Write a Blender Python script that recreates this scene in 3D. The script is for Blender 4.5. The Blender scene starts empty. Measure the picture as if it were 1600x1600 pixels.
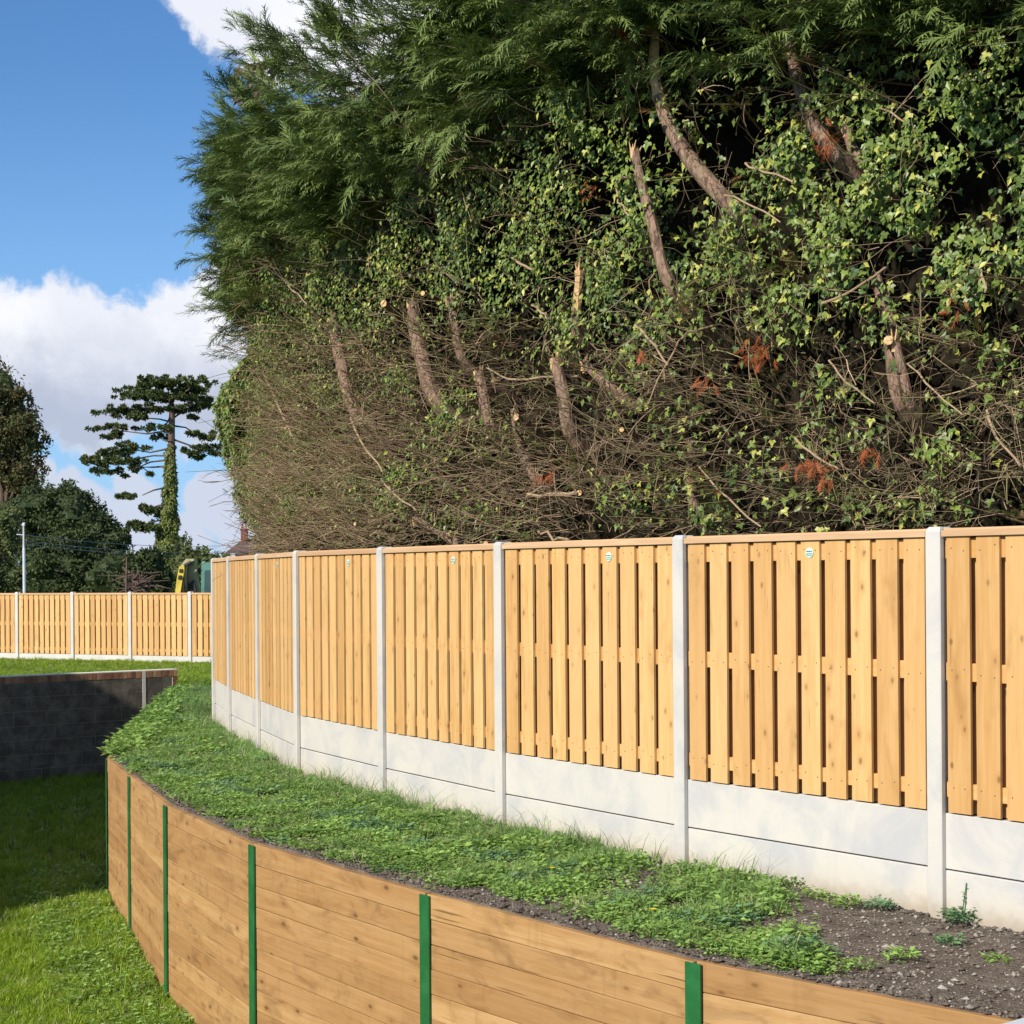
import bpy, math, random
import numpy as np
from mathutils import Vector

random.seed(7)
rng = np.random.default_rng(7)
sc = bpy.context.scene
COL = sc.collection
R = math.radians
EYE = 1.8                 # eye height above the bank; the bank is z = 0
F, CX, CY, ROLL = 2650.0, 800.0, 899.0, 0.007

# ------------------------------------------------------------------ camera
cam_d = bpy.data.cameras.new('camera')
cam = bpy.data.objects.new('camera', cam_d)
COL.objects.link(cam)
cam.location = (0, 0, EYE)
cam.rotation_euler = (R(90), ROLL, 0)
cam_d.sensor_width = 36
cam_d.lens = 36 * F / 1600
cam_d.shift_y = (CY - 800) / 1600
cam_d.clip_start = 0.05
cam_d.clip_end = 8000
sc.camera = cam
sc.view_settings.view_transform = 'Standard'
sc.view_settings.look = 'None'
sc.view_settings.exposure = 0.30
sc.view_settings.gamma = 1
sc.cycles.max_bounces = 6
sc.cycles.transparent_max_bounces = 6
sc.cycles.caustics_reflective = False
sc.cycles.caustics_refractive = False

# ------------------------------------------------------------------ sun and sky
SUN_AZ = (-0.68, -0.733)
SUN_EL = R(32)
sd = bpy.data.lights.new('sun', 'SUN')
sun = bpy.data.objects.new('sun', sd)
COL.objects.link(sun)
sd.energy = 4.6
sd.angle = R(0.53)
sd.color = (1.0, 0.93, 0.82)
to_sun = Vector((SUN_AZ[0] * math.cos(SUN_EL), SUN_AZ[1] * math.cos(SUN_EL), math.sin(SUN_EL)))
sun.rotation_euler = to_sun.to_track_quat('Z', 'Y').to_euler()
sun.location = (-20, -20, 25)


def unproj(px, py, Y=1.0):
    dx, dy = px - CX, py - CY
    x = dx - ROLL * dy
    y = dy + ROLL * dx
    return (x / F * Y, Y, EYE - y / F * Y)


def proj(X, Y, Z):
    x = X / Y * F
    y = -(Z - EYE) / Y * F
    return CX + x + ROLL * y, CY + y - ROLL * x


class NT:
    """small helper to write node trees"""
    def __init__(s, tree):
        s.t = tree
        tree.nodes.clear()

    def n(s, typ, ins=None, **props):
        nd = s.t.nodes.new(typ)
        for k, v in props.items():
            setattr(nd, k, v)
        for k, v in (ins or {}).items():
            sock = nd.inputs[k]
            if isinstance(v, bpy.types.NodeSocket):
                s.t.links.new(v, sock)
            else:
                sock.default_value = v
        return nd

    def m(s, op, a, b=0.0, c=0.0, clamp=False):
        return s.n('ShaderNodeMath', {0: a, 1: b, 2: c}, operation=op, use_clamp=clamp).outputs[0]

    def vm(s, op, a, b=(0, 0, 0)):
        nd = s.n('ShaderNodeVectorMath', {0: a, 1: b}, operation=op)
        return nd.outputs['Value'] if op in ('LENGTH', 'DISTANCE', 'DOT_PRODUCT') else nd.outputs[0]

    def scale(s, a, f):
        nd = s.n('ShaderNodeVectorMath', {0: a, 'Scale': f}, operation='SCALE')
        return nd.outputs[0]

    def mix(s, f, a, b, mode='MIX'):
        nd = s.n('ShaderNodeMix', data_type='RGBA', blend_type=mode)
        for k, v in ((0, f), (6, a), (7, b)):
            if isinstance(v, bpy.types.NodeSocket):
                s.t.links.new(v, nd.inputs[k])
            else:
                if k != 0 and len(v) == 3:
                    v = (*v, 1)
                nd.inputs[k].default_value = v
        return nd.outputs[2]

    def ss(s, v, lo, hi):
        return s.n('ShaderNodeMapRange', {0: v, 1: lo, 2: hi, 3: 0.0, 4: 1.0}, interpolation_type='SMOOTHSTEP').outputs[0]

    def noise(s, vec, scale, detail=4, rough=0.55, dist=0.0):
        return s.n('ShaderNodeTexNoise', {'Vector': vec, 'Scale': scale, 'Detail': detail, 'Roughness': rough, 'Distortion': dist}).outputs[0]


world = bpy.data.worlds.new('World')
sc.world = world
world.use_nodes = True
w = NT(world.node_tree)
sky = w.n('ShaderNodeTexSky', sky_type='NISHITA', sun_disc=False, sun_elevation=SUN_EL,
          sun_rotation=math.atan2(SUN_AZ[0], SUN_AZ[1]), air_density=1.0, dust_density=0.4, ozone_density=2.2)
dirv = w.n('ShaderNodeTexCoord').outputs['Generated']
dirn = w.vm('NORMALIZE', dirv)
CLOUDS = [(20, 560, 110), (95, 545, 92), (150, 600, 105), (215, 570, 92), (290, 530, 92), (360, 500, 90), (330, 590, 110), (60, 620, 70),
          (430, 560, 120), (-60, 540, 110),
          (325, -25, 72), (400, -20, 100), (480, 20, 100), (440, 60, 70), (570, 40, 110), (650, 0, 120),
          (60, 750, 34), (120, 800, 52), (215, 775, 40), (335, 790, 52), (-20, 780, 80), (410, 800, 90), (180, 850, 70), (280, 860, 50)]
dist_n = w.n('ShaderNodeTexNoise', {'Vector': dirn, 'Scale': 22.0, 'Detail': 6.0, 'Roughness': 0.55}).outputs[1]
dpos = w.vm('ADD', dirn, w.scale(w.vm('SUBTRACT', dist_n, (0.5, 0.5, 0.5)), 0.035))
acc = None
top = None
for (px, py, r) in CLOUDS:
    c = Vector(unproj(px, py)) - Vector((0, 0, EYE))
    c.normalize()
    d = w.vm('DISTANCE', dpos, tuple(c))
    v = w.m('SUBTRACT', 1.0, w.m('DIVIDE', d, r / F * 1.25))
    acc = v if acc is None else w.m('SMOOTH_MAX', acc, v, 0.12)
n2 = w.noise(dpos, 42.0, 8, 0.62)
dens = w.m('ADD', acc, w.m('MULTIPLY', w.m('SUBTRACT', n2, 0.5), 0.9))
# clouds elsewhere in the sky, away from the photographed part
n3 = w.noise(dirn, 3.2, 8, 0.55)
sepd = w.n('ShaderNodeSeparateXYZ', {0: dirn})
front = w.ss(w.vm('DOT_PRODUCT', dirn, (-0.12, 0.98, 0.12)), 0.80, 0.90)
dens2 = w.m('MULTIPLY', w.m('SUBTRACT', 1.0, front), w.m('MULTIPLY', w.m('SUBTRACT', n3, 0.53), 6.0))
mask = w.ss(dens, 0.04, 0.30)
mask2 = w.ss(dens2, 0.0, 0.8)
# faint veils
veil = w.m('MULTIPLY', w.ss(w.noise(dirn, 9.0, 6, 0.6), 0.55, 0.8), 0.22)
mask = w.m('MAXIMUM', w.m('MAXIMUM', mask, mask2), veil)
# lower parts of the clouds are greyer
elev = sepd.outputs[2]
low = w.m('ADD', elev, w.m('MULTIPLY', w.m('SUBTRACT', n2, 0.5), 0.05))
# the high bank: base near py 650, top near 460
e0 = (CY - 655) / F
e1 = (CY - 480) / F
t1 = w.ss(low, e0, e1)
ccol = w.mix(t1, (0.40, 0.45, 0.57, 1), (0.80, 0.81, 0.85, 1))
ccol = w.mix(w.m('MULTIPLY', w.ss(low, 0.085, 0.075), 0.45), ccol, (0.66, 0.72, 0.84, 1))
ccol = w.mix(w.m('MULTIPLY', w.ss(w.noise(dpos, 14.0, 5, 0.5), 0.4, 0.65), 0.35), ccol, (0.52, 0.56, 0.68, 1))
skyc = w.scale(sky.outputs[0], 0.085)
skyc = w.vm('MULTIPLY', skyc, (0.66, 1.02, 1.38))
skyc = w.mix(w.m('MULTIPLY', w.ss(elev, 0.30, 0.02), 0.6), skyc, (0.30, 0.50, 0.83, 1))
# divide so that the Background strength of 0.1 keeps the brightness wanted
col = w.mix(mask, skyc, ccol)
bg = w.n('ShaderNodeBackground', {0: w.scale(col, 10.0), 1: 0.1})
w.n('ShaderNodeOutputWorld', {0: bg.outputs[0]})

# ------------------------------------------------------------------ materials
MAT = {}


def newmat(name):
    m = bpy.data.materials.new(name)
    m.use_nodes = True
    MAT[name] = m
    return m, NT(m.node_tree)


def finish(t, col, rough=0.7, spec=0.3, bump=None, bstr=0.3, bdist=0.01, **kw):
    ins = {'Base Color': col, 'Roughness': rough, 'Specular IOR Level': spec}
    ins.update(kw)
    if bump is not None:
        b = t.n('ShaderNodeBump', {'Height': bump, 'Strength': bstr, 'Distance': bdist})
        ins['Normal'] = b.outputs[0]
    p = t.n('ShaderNodeBsdfPrincipled', ins)
    t.n('ShaderNodeOutputMaterial', {0: p.outputs[0]})
    return p


def tint(t):
    return t.n('ShaderNodeAttribute', attribute_name='tint').outputs['Fac']


def wood(name, base, dark, light, along='z', stain=0.0, knots=True, sc_=1.0, vary=False):
    m, t = newmat(name)
    oc = t.n('ShaderNodeTexCoord').outputs['Object']
    tn = tint(t)
    off = t.n('ShaderNodeCombineXYZ', {0: t.m('MULTIPLY', tn, 37.0), 1: t.m('MULTIPLY', tn, 91.0), 2: t.m('MULTIPLY', tn, 53.0)}).outputs[0]
    v = t.vm('ADD', oc, off)
    s = (26, 26, 1.6) if along == 'z' else (1.6, 26, 26)
    if along == 'x':
        uv = t.n('ShaderNodeAttribute', attribute_name='grain').outputs['Vector']
        v = t.vm('ADD', uv, off)
    vs = t.vm('MULTIPLY', v, tuple(a * sc_ for a in s))
    g = t.noise(vs, 1.0, 5, 0.6, 0.6)
    g2 = t.noise(t.vm('MULTIPLY', v, tuple(a * sc_ * 0.18 for a in s)), 1.0, 3, 0.5)
    c = t.mix(t.ss(g, 0.35, 0.68), base, light)
    c = t.mix(t.m('MULTIPLY', t.ss(g2, 0.5, 0.75), 0.55), c, dark)
    c = t.mix(t.m('MULTIPLY', t.m('FRACT', t.m('MULTIPLY', tn, 17.3)), 0.60), c, dark)
    if knots:
        kv = t.vm('MULTIPLY', v, (11, 11, 6.5) if along == 'z' else (4.2, 9, 9))
        vor = t.n('ShaderNodeTexVoronoi', {'Vector': t.vm('ADD', kv, t.scale(off, 3.1)), 'Scale': 1.0, 'Randomness': 1.0})
        kd = vor.outputs['Distance']
        rr = t.n('ShaderNodeSeparateColor', {0: vor.outputs['Color']}).outputs[0]
        km = t.m('MULTIPLY', t.ss(kd, 0.17, 0.06), t.ss(rr, 0.30, 0.42))
        halo = t.m('MULTIPLY', t.ss(kd, 0.42, 0.12), t.ss(rr, 0.45, 0.6))
        c = t.mix(t.m('MULTIPLY', halo, 0.42), c, dark)
        c = t.mix(t.m('MULTIPLY', km, 0.85), c, tuple(x * 0.42 for x in dark))
    if vary:
        f3 = t.m('FRACT', t.m('MULTIPLY', tn, 31.7))
        c = t.mix(t.m('MULTIPLY', f3, 0.42), c, tuple(min(1, x * 1.12 + .03) for x in light))
        bl = t.noise(t.vm('MULTIPLY', v, (5, 5, 1.5)), 1.0, 4, 0.6, 1.0)
        c = t.mix(t.m('MULTIPLY', t.ss(bl, 0.52, 0.78), 0.45), c, tuple(x * 0.75 for x in dark))
        sp = t.noise(t.vm('MULTIPLY', v, (90, 90, 2.2)), 1.0, 3, 0.6)
        c = t.mix(t.m('MULTIPLY', t.ss(sp, 0.66, 0.74), 0.55), c, tuple(x * 0.5 for x in dark))
    if stain:
        sn = t.noise(t.vm('MULTIPLY', v, (2.6, 6, 6) if along == 'x' else (4, 4, 2)), 1.0, 5, 0.62, 0.8)
        c = t.mix(t.m('MULTIPLY', t.ss(sn, 0.48, 0.72), stain), c, tuple(x * 0.62 for x in dark))
        fg = t.noise(t.vm('MULTIPLY', v, (2.0, 110, 110)), 1.0, 4, 0.65)
        c = t.mix(t.m('MULTIPLY', t.ss(fg, 0.5, 0.7), 0.5), c, dark)
        ck = t.noise(t.vm('MULTIPLY', v, (1.2, 60, 60)), 1.0, 2, 0.5)
        c = t.mix(t.m('MULTIPLY', t.ss(ck, 0.70, 0.74), 0.7), c, tuple(x * 0.35 for x in dark))
        sn2 = t.noise(t.vm('MULTIPLY', v, (14, 1.2, 1.2)), 1.0, 3, 0.6, 0.2)
        c = t.mix(t.m('MULTIPLY', t.ss(sn2, 0.55, 0.75), stain * 0.45), c, tuple(x * 0.8 for x in dark))
    finish(t, c, 0.72, 0.25, bump=g, bstr=0.25, bdist=0.002)
    return m


wood('fence_wood', (0.59, 0.338, 0.116), (0.40, 0.195, 0.060), (0.71, 0.46, 0.195), vary=True)
wood('cap_wood', (0.56, 0.36, 0.20), (0.44, 0.26, 0.13), (0.66, 0.46, 0.28), along='x', knots=False)
wood('sleeper_wood', (0.445, 0.255, 0.098), (0.28, 0.138, 0.048), (0.54, 0.335, 0.148), along='x', stain=0.55, sc_=0.8)

m, t = newmat('concrete')
oc = t.n('ShaderNodeTexCoord').outputs['Object']
tn = tint(t)
v = t.vm('ADD', oc, t.n('ShaderNodeCombineXYZ', {0: t.m('MULTIPLY', tn, 31.0), 1: 0.0, 2: t.m('MULTIPLY', tn, 17.0)}).outputs[0])
a = t.noise(v, 2.2, 6, 0.65, 0.6)
b = t.noise(v, 60, 3, 0.6)
c = t.mix(t.ss(a, 0.40, 0.70), (0.57, 0.54, 0.485), (0.455, 0.45, 0.445))
c = t.mix(t.m('MULTIPLY', t.ss(t.noise(t.vm('MULTIPLY', v, (1, 1, 0.4)), 6, 5, 0.7, 1.0), 0.55, 0.75), 0.3), c, (0.40, 0.40, 0.42))
zz = t.n('ShaderNodeSeparateXYZ', {0: oc}).outputs[2]
c = t.mix(t.m('MULTIPLY', t.ss(t.m('ADD', zz, t.m('MULTIPLY', a, 0.12)), 0.26, 0.02), 0.45), c, (0.52, 0.44, 0.31))
spl = t.m('MULTIPLY', t.ss(t.m('ADD', zz, t.m('MULTIPLY', t.noise(v, 14, 5, 0.7), 0.16)), 0.17, 0.03), 0.6)
c = t.mix(spl, c, (0.30, 0.235, 0.16))
c = t.mix(t.m('MULTIPLY', t.ss(b, 0.6, 0.8), 0.2), c, (0.3, 0.3, 0.3))
hl = t.n('ShaderNodeTexVoronoi', {'Vector': v, 'Scale': 42.0}).outputs['Distance']
c = t.mix(t.m('MULTIPLY', t.ss(hl, 0.10, 0.05), 0.5), c, (0.22, 0.21, 0.20))
finish(t, c, 0.9, 0.2, bump=b, bstr=0.2, bdist=0.002)

m, t = newmat('green_steel')
oc = t.n('ShaderNodeTexCoord').outputs['Object']
a = t.noise(oc, 7, 5, 0.6)
c = t.mix(t.ss(a, 0.4, 0.7), (0.015, 0.115, 0.030), (0.024, 0.150, 0.045))
c = t.mix(t.m('MULTIPLY', t.ss(t.noise(oc, 30, 4, 0.7), 0.68, 0.74), 0.6), c, (0.25, 0.28, 0.22))
finish(t, c, 0.5, 0.4, bump=a, bstr=0.1, bdist=0.002)

m, t = newmat('blockwork')
oc = t.n('ShaderNodeTexCoord').outputs['Object']
tn = tint(t)
a = t.noise(oc, 5, 6, 0.65, 0.4)
c = t.mix(t.ss(a, 0.35, 0.7), (0.13, 0.114, 0.088), (0.27, 0.24, 0.19))
c = t.mix(t.m('MULTIPLY', tn, 0.35), c, (0.08, 0.072, 0.062))
finish(t, c, 0.95, 0.1, bump=t.noise(oc, 90, 4, 0.7), bstr=0.6, bdist=0.004)
m, t = newmat('mortar')
oc = t.n('ShaderNodeTexCoord').outputs['Object']
c = t.mix(t.noise(oc, 18, 5, 0.7), (0.20, 0.18, 0.145), (0.38, 0.34, 0.28))
finish(t, c, 0.95, 0.1)
m, t = newmat('pale_mortar_and_lit_top')  # joint strips, plus the sunlit line painted along the coping
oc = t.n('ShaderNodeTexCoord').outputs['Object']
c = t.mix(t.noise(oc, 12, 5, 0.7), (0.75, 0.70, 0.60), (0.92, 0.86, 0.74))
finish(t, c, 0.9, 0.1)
m, t = newmat('brick')
tn = tint(t)
oc = t.n('ShaderNodeTexCoord').outputs['Object']
c = t.mix(tn, (0.30, 0.13, 0.07), (0.66, 0.37, 0.21))
c = t.mix(t.m('MULTIPLY', t.noise(oc, 30, 5, 0.6), 0.4), c, (0.20, 0.10, 0.06))
finish(t, c, 0.9, 0.15, bump=t.noise(oc, 60, 3, 0.6), bstr=0.4, bdist=0.003)


def flat(name, col, rough=0.6, spec=0.3, var=0.15, sc_=6.0, **kw):
    m, t = newmat(name)
    oc = t.n('ShaderNodeTexCoord').outputs['Object']
    c = t.mix(t.ss(t.noise(oc, sc_, 5, 0.6), 0.3, 0.7), tuple(x * (1 - var) for x in col), tuple(min(1, x * (1 + var)) for x in col))
    finish(t, c, rough, spec, **kw)
    return m


def leafmat(name, dark, light, alt=None, altp=0.0, rough=0.5, spec=0.4, trans=0.25, back=None):
    """leaves: colour runs from dark to light by a per-leaf random number; a share altp takes another colour"""
    m, t = newmat(name)
    tn = tint(t)
    f1 = t.m('FRACT', t.m('MULTIPLY', tn, 7.31))
    c = t.mix(tn, dark, light)
    gp = t.n('ShaderNodeNewGeometry').outputs['Position']
    c = t.mix(t.m('MULTIPLY', t.ss(t.noise(gp, 1.6, 3, 0.5), 0.4, 0.65), 0.35), c, tuple((x * 0.6 + y * 0.4) * 1.25 for x, y in zip(light, dark)))
    if alt:
        c = t.mix(t.ss(f1, 1 - altp, 1 - altp + 0.02), c, alt)
    p = t.n('ShaderNodeBsdfPrincipled', {'Base Color': c, 'Roughness': rough, 'Specular IOR Level': spec})
    tr = t.n('ShaderNodeBsdfTranslucent', {'Color': t.mix(0.5, c, tuple(min(1, x * 1.6) for x in light))})
    ms = t.n('ShaderNodeMixShader', {0: trans, 1: p.outputs[0], 2: tr.outputs[0]})
    t.n('ShaderNodeOutputMaterial', {0: ms.outputs[0]})
    return m


leafmat('conifer_leaf', (0.042, 0.082, 0.026), (0.215, 0.275, 0.070), rough=0.55, spec=0.25, trans=0.1)
leafmat('conifer_olive', (0.09, 0.12, 0.025), (0.20, 0.22, 0.05), alt=(0.20, 0.10, 0.04), altp=0.25, rough=0.6, spec=0.2, trans=0.25)
leafmat('ivy_leaf', (0.035, 0.075, 0.018), (0.215, 0.285, 0.050), alt=(0.40, 0.40, 0.08), altp=0.15, rough=0.42, spec=0.38, trans=0.12)
leafmat('dry_leaf', (0.11, 0.085, 0.045), (0.26, 0.20, 0.10), alt=(0.11, 0.14, 0.04), altp=.3, rough=0.7, spec=0.15, trans=0.2)
leafmat('rust_leaf', (0.26, 0.065, 0.025), (0.50, 0.16, 0.06), rough=0.7, spec=0.15, trans=0.2)
leafmat('brown_leaf', (0.07, 0.045, 0.03), (0.24, 0.16, 0.09), rough=0.7, spec=0.2, trans=0.2)
leafmat('weed_leaf', (0.115, 0.205, 0.045), (0.335, 0.510, 0.125), alt=(0.23, 0.27, 0.08), altp=0.05, rough=0.5, spec=0.3, trans=0.25)
leafmat('weed_blue', (0.085, 0.175, 0.070), (0.19, 0.33, 0.15), rough=0.5, spec=0.3, trans=0.25)
leafmat('bank_grass', (0.095, 0.165, 0.048), (0.250, 0.390, 0.120), alt=(0.46, 0.42, 0.24), altp=0.11, rough=0.5, spec=0.3, trans=0.25)
leafmat('lawn_grass', (0.105, 0.185, 0.018), (0.330, 0.460, 0.035), alt=(0.50, 0.50, 0.22), altp=0.07, rough=0.5, spec=0.3, trans=0.35)
leafmat('tree_dark', (0.024, 0.040, 0.016), (0.090, 0.115, 0.038), rough=0.6, spec=0.2, trans=0.15)
leafmat('tree_green', (0.050, 0.075, 0.024), (0.175, 0.195, 0.070), rough=0.6, spec=0.2, trans=0.2)
leafmat('tree_autumn', (0.075, 0.060, 0.026), (0.20, 0.135, 0.058), alt=(0.07, 0.09, 0.03), altp=0.6, rough=0.6, spec=0.2, trans=0.2)
leafmat('pine_leaf', (0.032, 0.052, 0.020), (0.150, 0.175, 0.055), rough=0.6, spec=0.2, trans=0.1)
leafmat('ivy_far', (0.050, 0.070, 0.018), (0.24, 0.27, 0.065), rough=0.5, spec=0.3, trans=0.2)

m, t = newmat('twig')
tn = tint(t)
c = t.mix(tn, (0.15, 0.095, 0.060), (0.50, 0.36, 0.22))
c = t.mix(t.ss(t.m('FRACT', t.m('MULTIPLY', tn, 9.7)), 0.72, 0.78), c, (0.27, 0.25, 0.11))
finish(t, c, 0.8, 0.2)
m, t = newmat('bark')
oc = t.n('ShaderNodeTexCoord').outputs['Object']
g = t.noise(t.vm('MULTIPLY', oc, (38, 38, 7)), 1.0, 6, 0.7, 1.2)
c = t.mix(t.ss(g, 0.38, 0.62), (0.10, 0.060, 0.042), (0.33, 0.215, 0.150))
c = t.mix(t.m('MULTIPLY', t.ss(t.noise(oc, 4, 4, 0.6), 0.5, 0.7), 0.5), c, (0.24, 0.20, 0.12))
finish(t, c, 0.85, 0.2, bump=g, bstr=0.6, bdist=0.01)
flat('cut_wood', (0.62, 0.40, 0.20), 0.8, 0.2, 0.25, 40)
flat('far_bark', (0.13, 0.09, 0.07), 0.9, 0.1, 0.3, 3)
flat('hedge_dark', (0.020, 0.017, 0.011), 1.0, 0.0, 0.5, 5)  # near-black, the shade inside the hedge put into the colour
flat('galvanised', (0.55, 0.57, 0.60), 0.55, 0.4, 0.1, 3)
flat('wire', (0.25, 0.27, 0.28), 0.6, 0.3)
flat('yellow_paint', (0.62, 0.46, 0.06), 0.5, 0.4, 0.2, 4)
flat('olive_paint', (0.38, 0.35, 0.19), 0.6, 0.3, 0.3, 3)
flat('dark_steel', (0.03, 0.028, 0.025), 0.6, 0.3)
flat('green_paint', (0.10, 0.24, 0.19), 0.5, 0.4, 0.12, 3)
flat('cab_glass', (0.055, 0.10, 0.10), 0.12, 0.6, 0.2, 1)
flat('red_brick', (0.20, 0.075, 0.065), 0.9, 0.1)
flat('roof_tile', (0.13, 0.085, 0.085), 0.85, 0.2)
flat('white_render', (0.62, 0.61, 0.58), 0.8, 0.2, 0.05)
flat('pale_concrete', (0.56, 0.54, 0.49), 0.9, 0.2, 0.07, 2)
flat('grey_render', (0.30, 0.27, 0.23), 0.9, 0.1)
flat('window_glass', (0.03, 0.04, 0.05), 0.1, 0.6)
flat('badge_white', (0.62, 0.78, 0.70), 0.5, 0.4, 0.05)
flat('badge_green', (0.03, 0.22, 0.14), 0.5, 0.4, 0.05)
flat('membrane', (0.06, 0.06, 0.065), 0.7, 0.3, 0.3, 8)
flat('flower_yellow', (0.80, 0.62, 0.02), 0.6, 0.2, 0.05)
m, t = newmat('pebble')
finish(t, t.mix(tint(t), (0.16, 0.13, 0.10), (0.42, 0.38, 0.32)), 0.9, 0.2)

m, t = newmat('soil')
gp = t.n('ShaderNodeNewGeometry').outputs['Position']
a = t.noise(gp, 7, 7, 0.7, 0.3)
b = t.noise(gp, 45, 6, 0.7)
c = t.mix(t.ss(a, 0.35, 0.7), (0.130, 0.104, 0.083), (0.235, 0.196, 0.158))
c = t.mix(t.m('MULTIPLY', t.ss(b, 0.55, 0.75), 0.6), c, (0.26, 0.22, 0.17))
c = t.mix(t.m('MULTIPLY', t.ss(b, 0.45, 0.3), 0.5), c, (0.045, 0.032, 0.024))
vor = t.n('ShaderNodeTexVoronoi', {'Vector': gp, 'Scale': 60.0})
hb = t.m('ADD', t.m('MULTIPLY', a, 1.2), t.m('SUBTRACT', b, t.m('MULTIPLY', vor.outputs['Distance'], 0.8)))
finish(t, c, 0.95, 0.1, bump=hb, bstr=0.9, bdist=0.02)
m, t = newmat('turf')
gp = t.n('ShaderNodeNewGeometry').outputs['Position']
a = t.noise(gp, 5, 7, 0.7, 0.3)
c = t.mix(t.ss(a, 0.35, 0.7), (0.040, 0.070, 0.014), (0.095, 0.130, 0.026))
c = t.mix(t.m('MULTIPLY', t.ss(t.noise(gp, 30, 4, 0.7), 0.5, 0.75), 0.5), c, (0.10, 0.08, 0.045))
finish(t, c, 0.95, 0.1, bump=t.noise(gp, 40, 5, 0.8), bstr=1.0, bdist=0.03)
m, t = newmat('field_turf')
gp = t.n('ShaderNodeNewGeometry').outputs['Position']
a = t.noise(gp, 3, 7, 0.7, 0.3)
c = t.mix(t.ss(a, 0.35, 0.7), (0.075, 0.110, 0.024), (0.135, 0.165, 0.040))
finish(t, c, 0.95, 0.1, bump=t.noise(gp, 25, 5, 0.8), bstr=1.0, bdist=0.04)


# ------------------------------------------------------------------ mesh batches
class MB:
    def __init__(s):
        s.V, s.L, s.S, s.T, s.M, s.G = [], [], [], [], [], []
        s.nv = 0

    def add(s, v, f, tint=0.5, mat=0, grain=None):
        """v (n,3), f list of tuples or an int array (m,k)"""
        v = np.asarray(v, dtype=np.float32).reshape(-1, 3)
        s.V.append(v)
        if isinstance(f, np.ndarray):
            s.L.append((f + s.nv).ravel())
            s.S.append(np.full(len(f), f.shape[1], dtype=np.int32))
            nf = len(f)
        else:
            s.L.append(np.array([i + s.nv for q in f for i in q], dtype=np.int64))
            s.S.append(np.array([len(q) for q in f], dtype=np.int32))
            nf = len(f)
        tt = np.asarray(tint, dtype=np.float32)
        s.T.append(np.full(len(v), float(tt), dtype=np.float32) if tt.ndim == 0 else tt)
        s.M.append(np.full(nf, mat, dtype=np.int32))
        s.G.append(v if grain is None else np.asarray(grain, dtype=np.float32).reshape(-1, 3))
        s.nv += len(v)

    def scatter(s, tv, tf, Rm, P, tint, mat=0):
        """copies of the small shape tv (k,3), tf (m,q) with matrices Rm (N,3,3) and places P (N,3)"""
        N, k = len(P), len(tv)
        if N == 0:
            return
        v = np.einsum('nij,kj->nki', Rm, tv) + P[:, None, :]
        f = (tf[None, :, :] + (np.arange(N) * k)[:, None, None]).reshape(-1, tf.shape[1])
        s.add(v.reshape(-1, 3), f, np.repeat(tint, k), mat)

    def box(s, c, size, ax=(1, 0), tint=0.5, mat=0, z=None, tilt=0.0, jit=0.0):
        """c centre, size (along ax, across, height); ax a plan direction"""
        a = np.array([ax[0], ax[1], 0.0]); a /= np.linalg.norm(a)
        n = np.array([-a[1], a[0], 0.0])
        u = np.array([0, 0, 1.0]) + a * tilt
        vs, gs = [], []
        for i in (-.5, .5):
            for j in (-.5, .5):
                for k in (-.5, .5):
                    p = np.array(c) + a * size[0] * i + n * size[1] * j + u * size[2] * k
                    if jit:
                        p = p + rng.normal(0, jit, 3)
                    vs.append(p)
                    gs.append((size[0] * i, size[1] * j, size[2] * k))
        s.add(vs, [(0, 1, 3, 2), (4, 6, 7, 5), (0, 4, 5, 1), (2, 3, 7, 6), (0, 2, 6, 4), (1, 5, 7, 3)], tint, mat, gs)

    def tube(s, pts, rad, sides=8, tint=0.5, mat=0, cap=True, capmat=None, lump=0.0):
        pts = [Vector(p) for p in pts]
        n = len(pts)
        vs = []
        for i, p in enumerate(pts):
            d = (pts[min(i + 1, n - 1)] - pts[max(i - 1, 0)]).normalized()
            a = d.cross(Vector((0.13, 0.97, 0.21))).normalized()
            b = d.cross(a)
            for k in range(sides):
                an = 2 * math.pi * k / sides
                r = rad[i] * (1 + (random.uniform(-lump, lump) if lump else 0))
                vs.append(p + (a * math.cos(an) + b * math.sin(an)) * r)
        fs = []
        for i in range(n - 1):
            for k in range(sides):
                k2 = (k + 1) % sides
                fs.append((i * sides + k, i * sides + k2, (i + 1) * sides + k2, (i + 1) * sides + k))
        s.add([tuple(v) for v in vs], fs, tint, mat)
        if cap:
            for end in (0, n - 1):
                ring = vs[end * sides:(end + 1) * sides]
                s.add([tuple(v) for v in ring], [tuple(range(sides))], tint, mat if capmat is None or end == 0 else capmat)

    def tubes(s, C, r0, r1, tint, mat=0):
        """many thin three-sided twigs: C (N,K,3) centre lines"""
        N, K, _ = C.shape
        d = C[:, -1] - C[:, 0]
        d /= np.linalg.norm(d, axis=1, keepdims=True) + 1e-9
        a = np.cross(d, np.array([0.31, 0.85, 0.42])); a /= np.linalg.norm(a, axis=1, keepdims=True) + 1e-9
        b = np.cross(d, a)
        tt = np.linspace(0, 1, K)
        rad = r0[:, None] * (1 - tt) + r1[:, None] * tt
        V = []
        for k in range(3):
            an = 2 * math.pi * k / 3
            V.append(C + (a * math.cos(an) + b * math.sin(an))[:, None, :] * rad[:, :, None])
        V = np.stack(V, axis=2).reshape(N, K * 3, 3)
        f = []
        for i in range(K - 1):
            for k in range(3):
                k2 = (k + 1) % 3
                f.append((i * 3 + k, i * 3 + k2, (i + 1) * 3 + k2, (i + 1) * 3 + k))
        f = np.array(f)
        ff = (f[None] + (np.arange(N) * K * 3)[:, None, None]).reshape(-1, 4)
        s.add(V.reshape(-1, 3), ff, np.repeat(tint, K * 3), mat)

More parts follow.
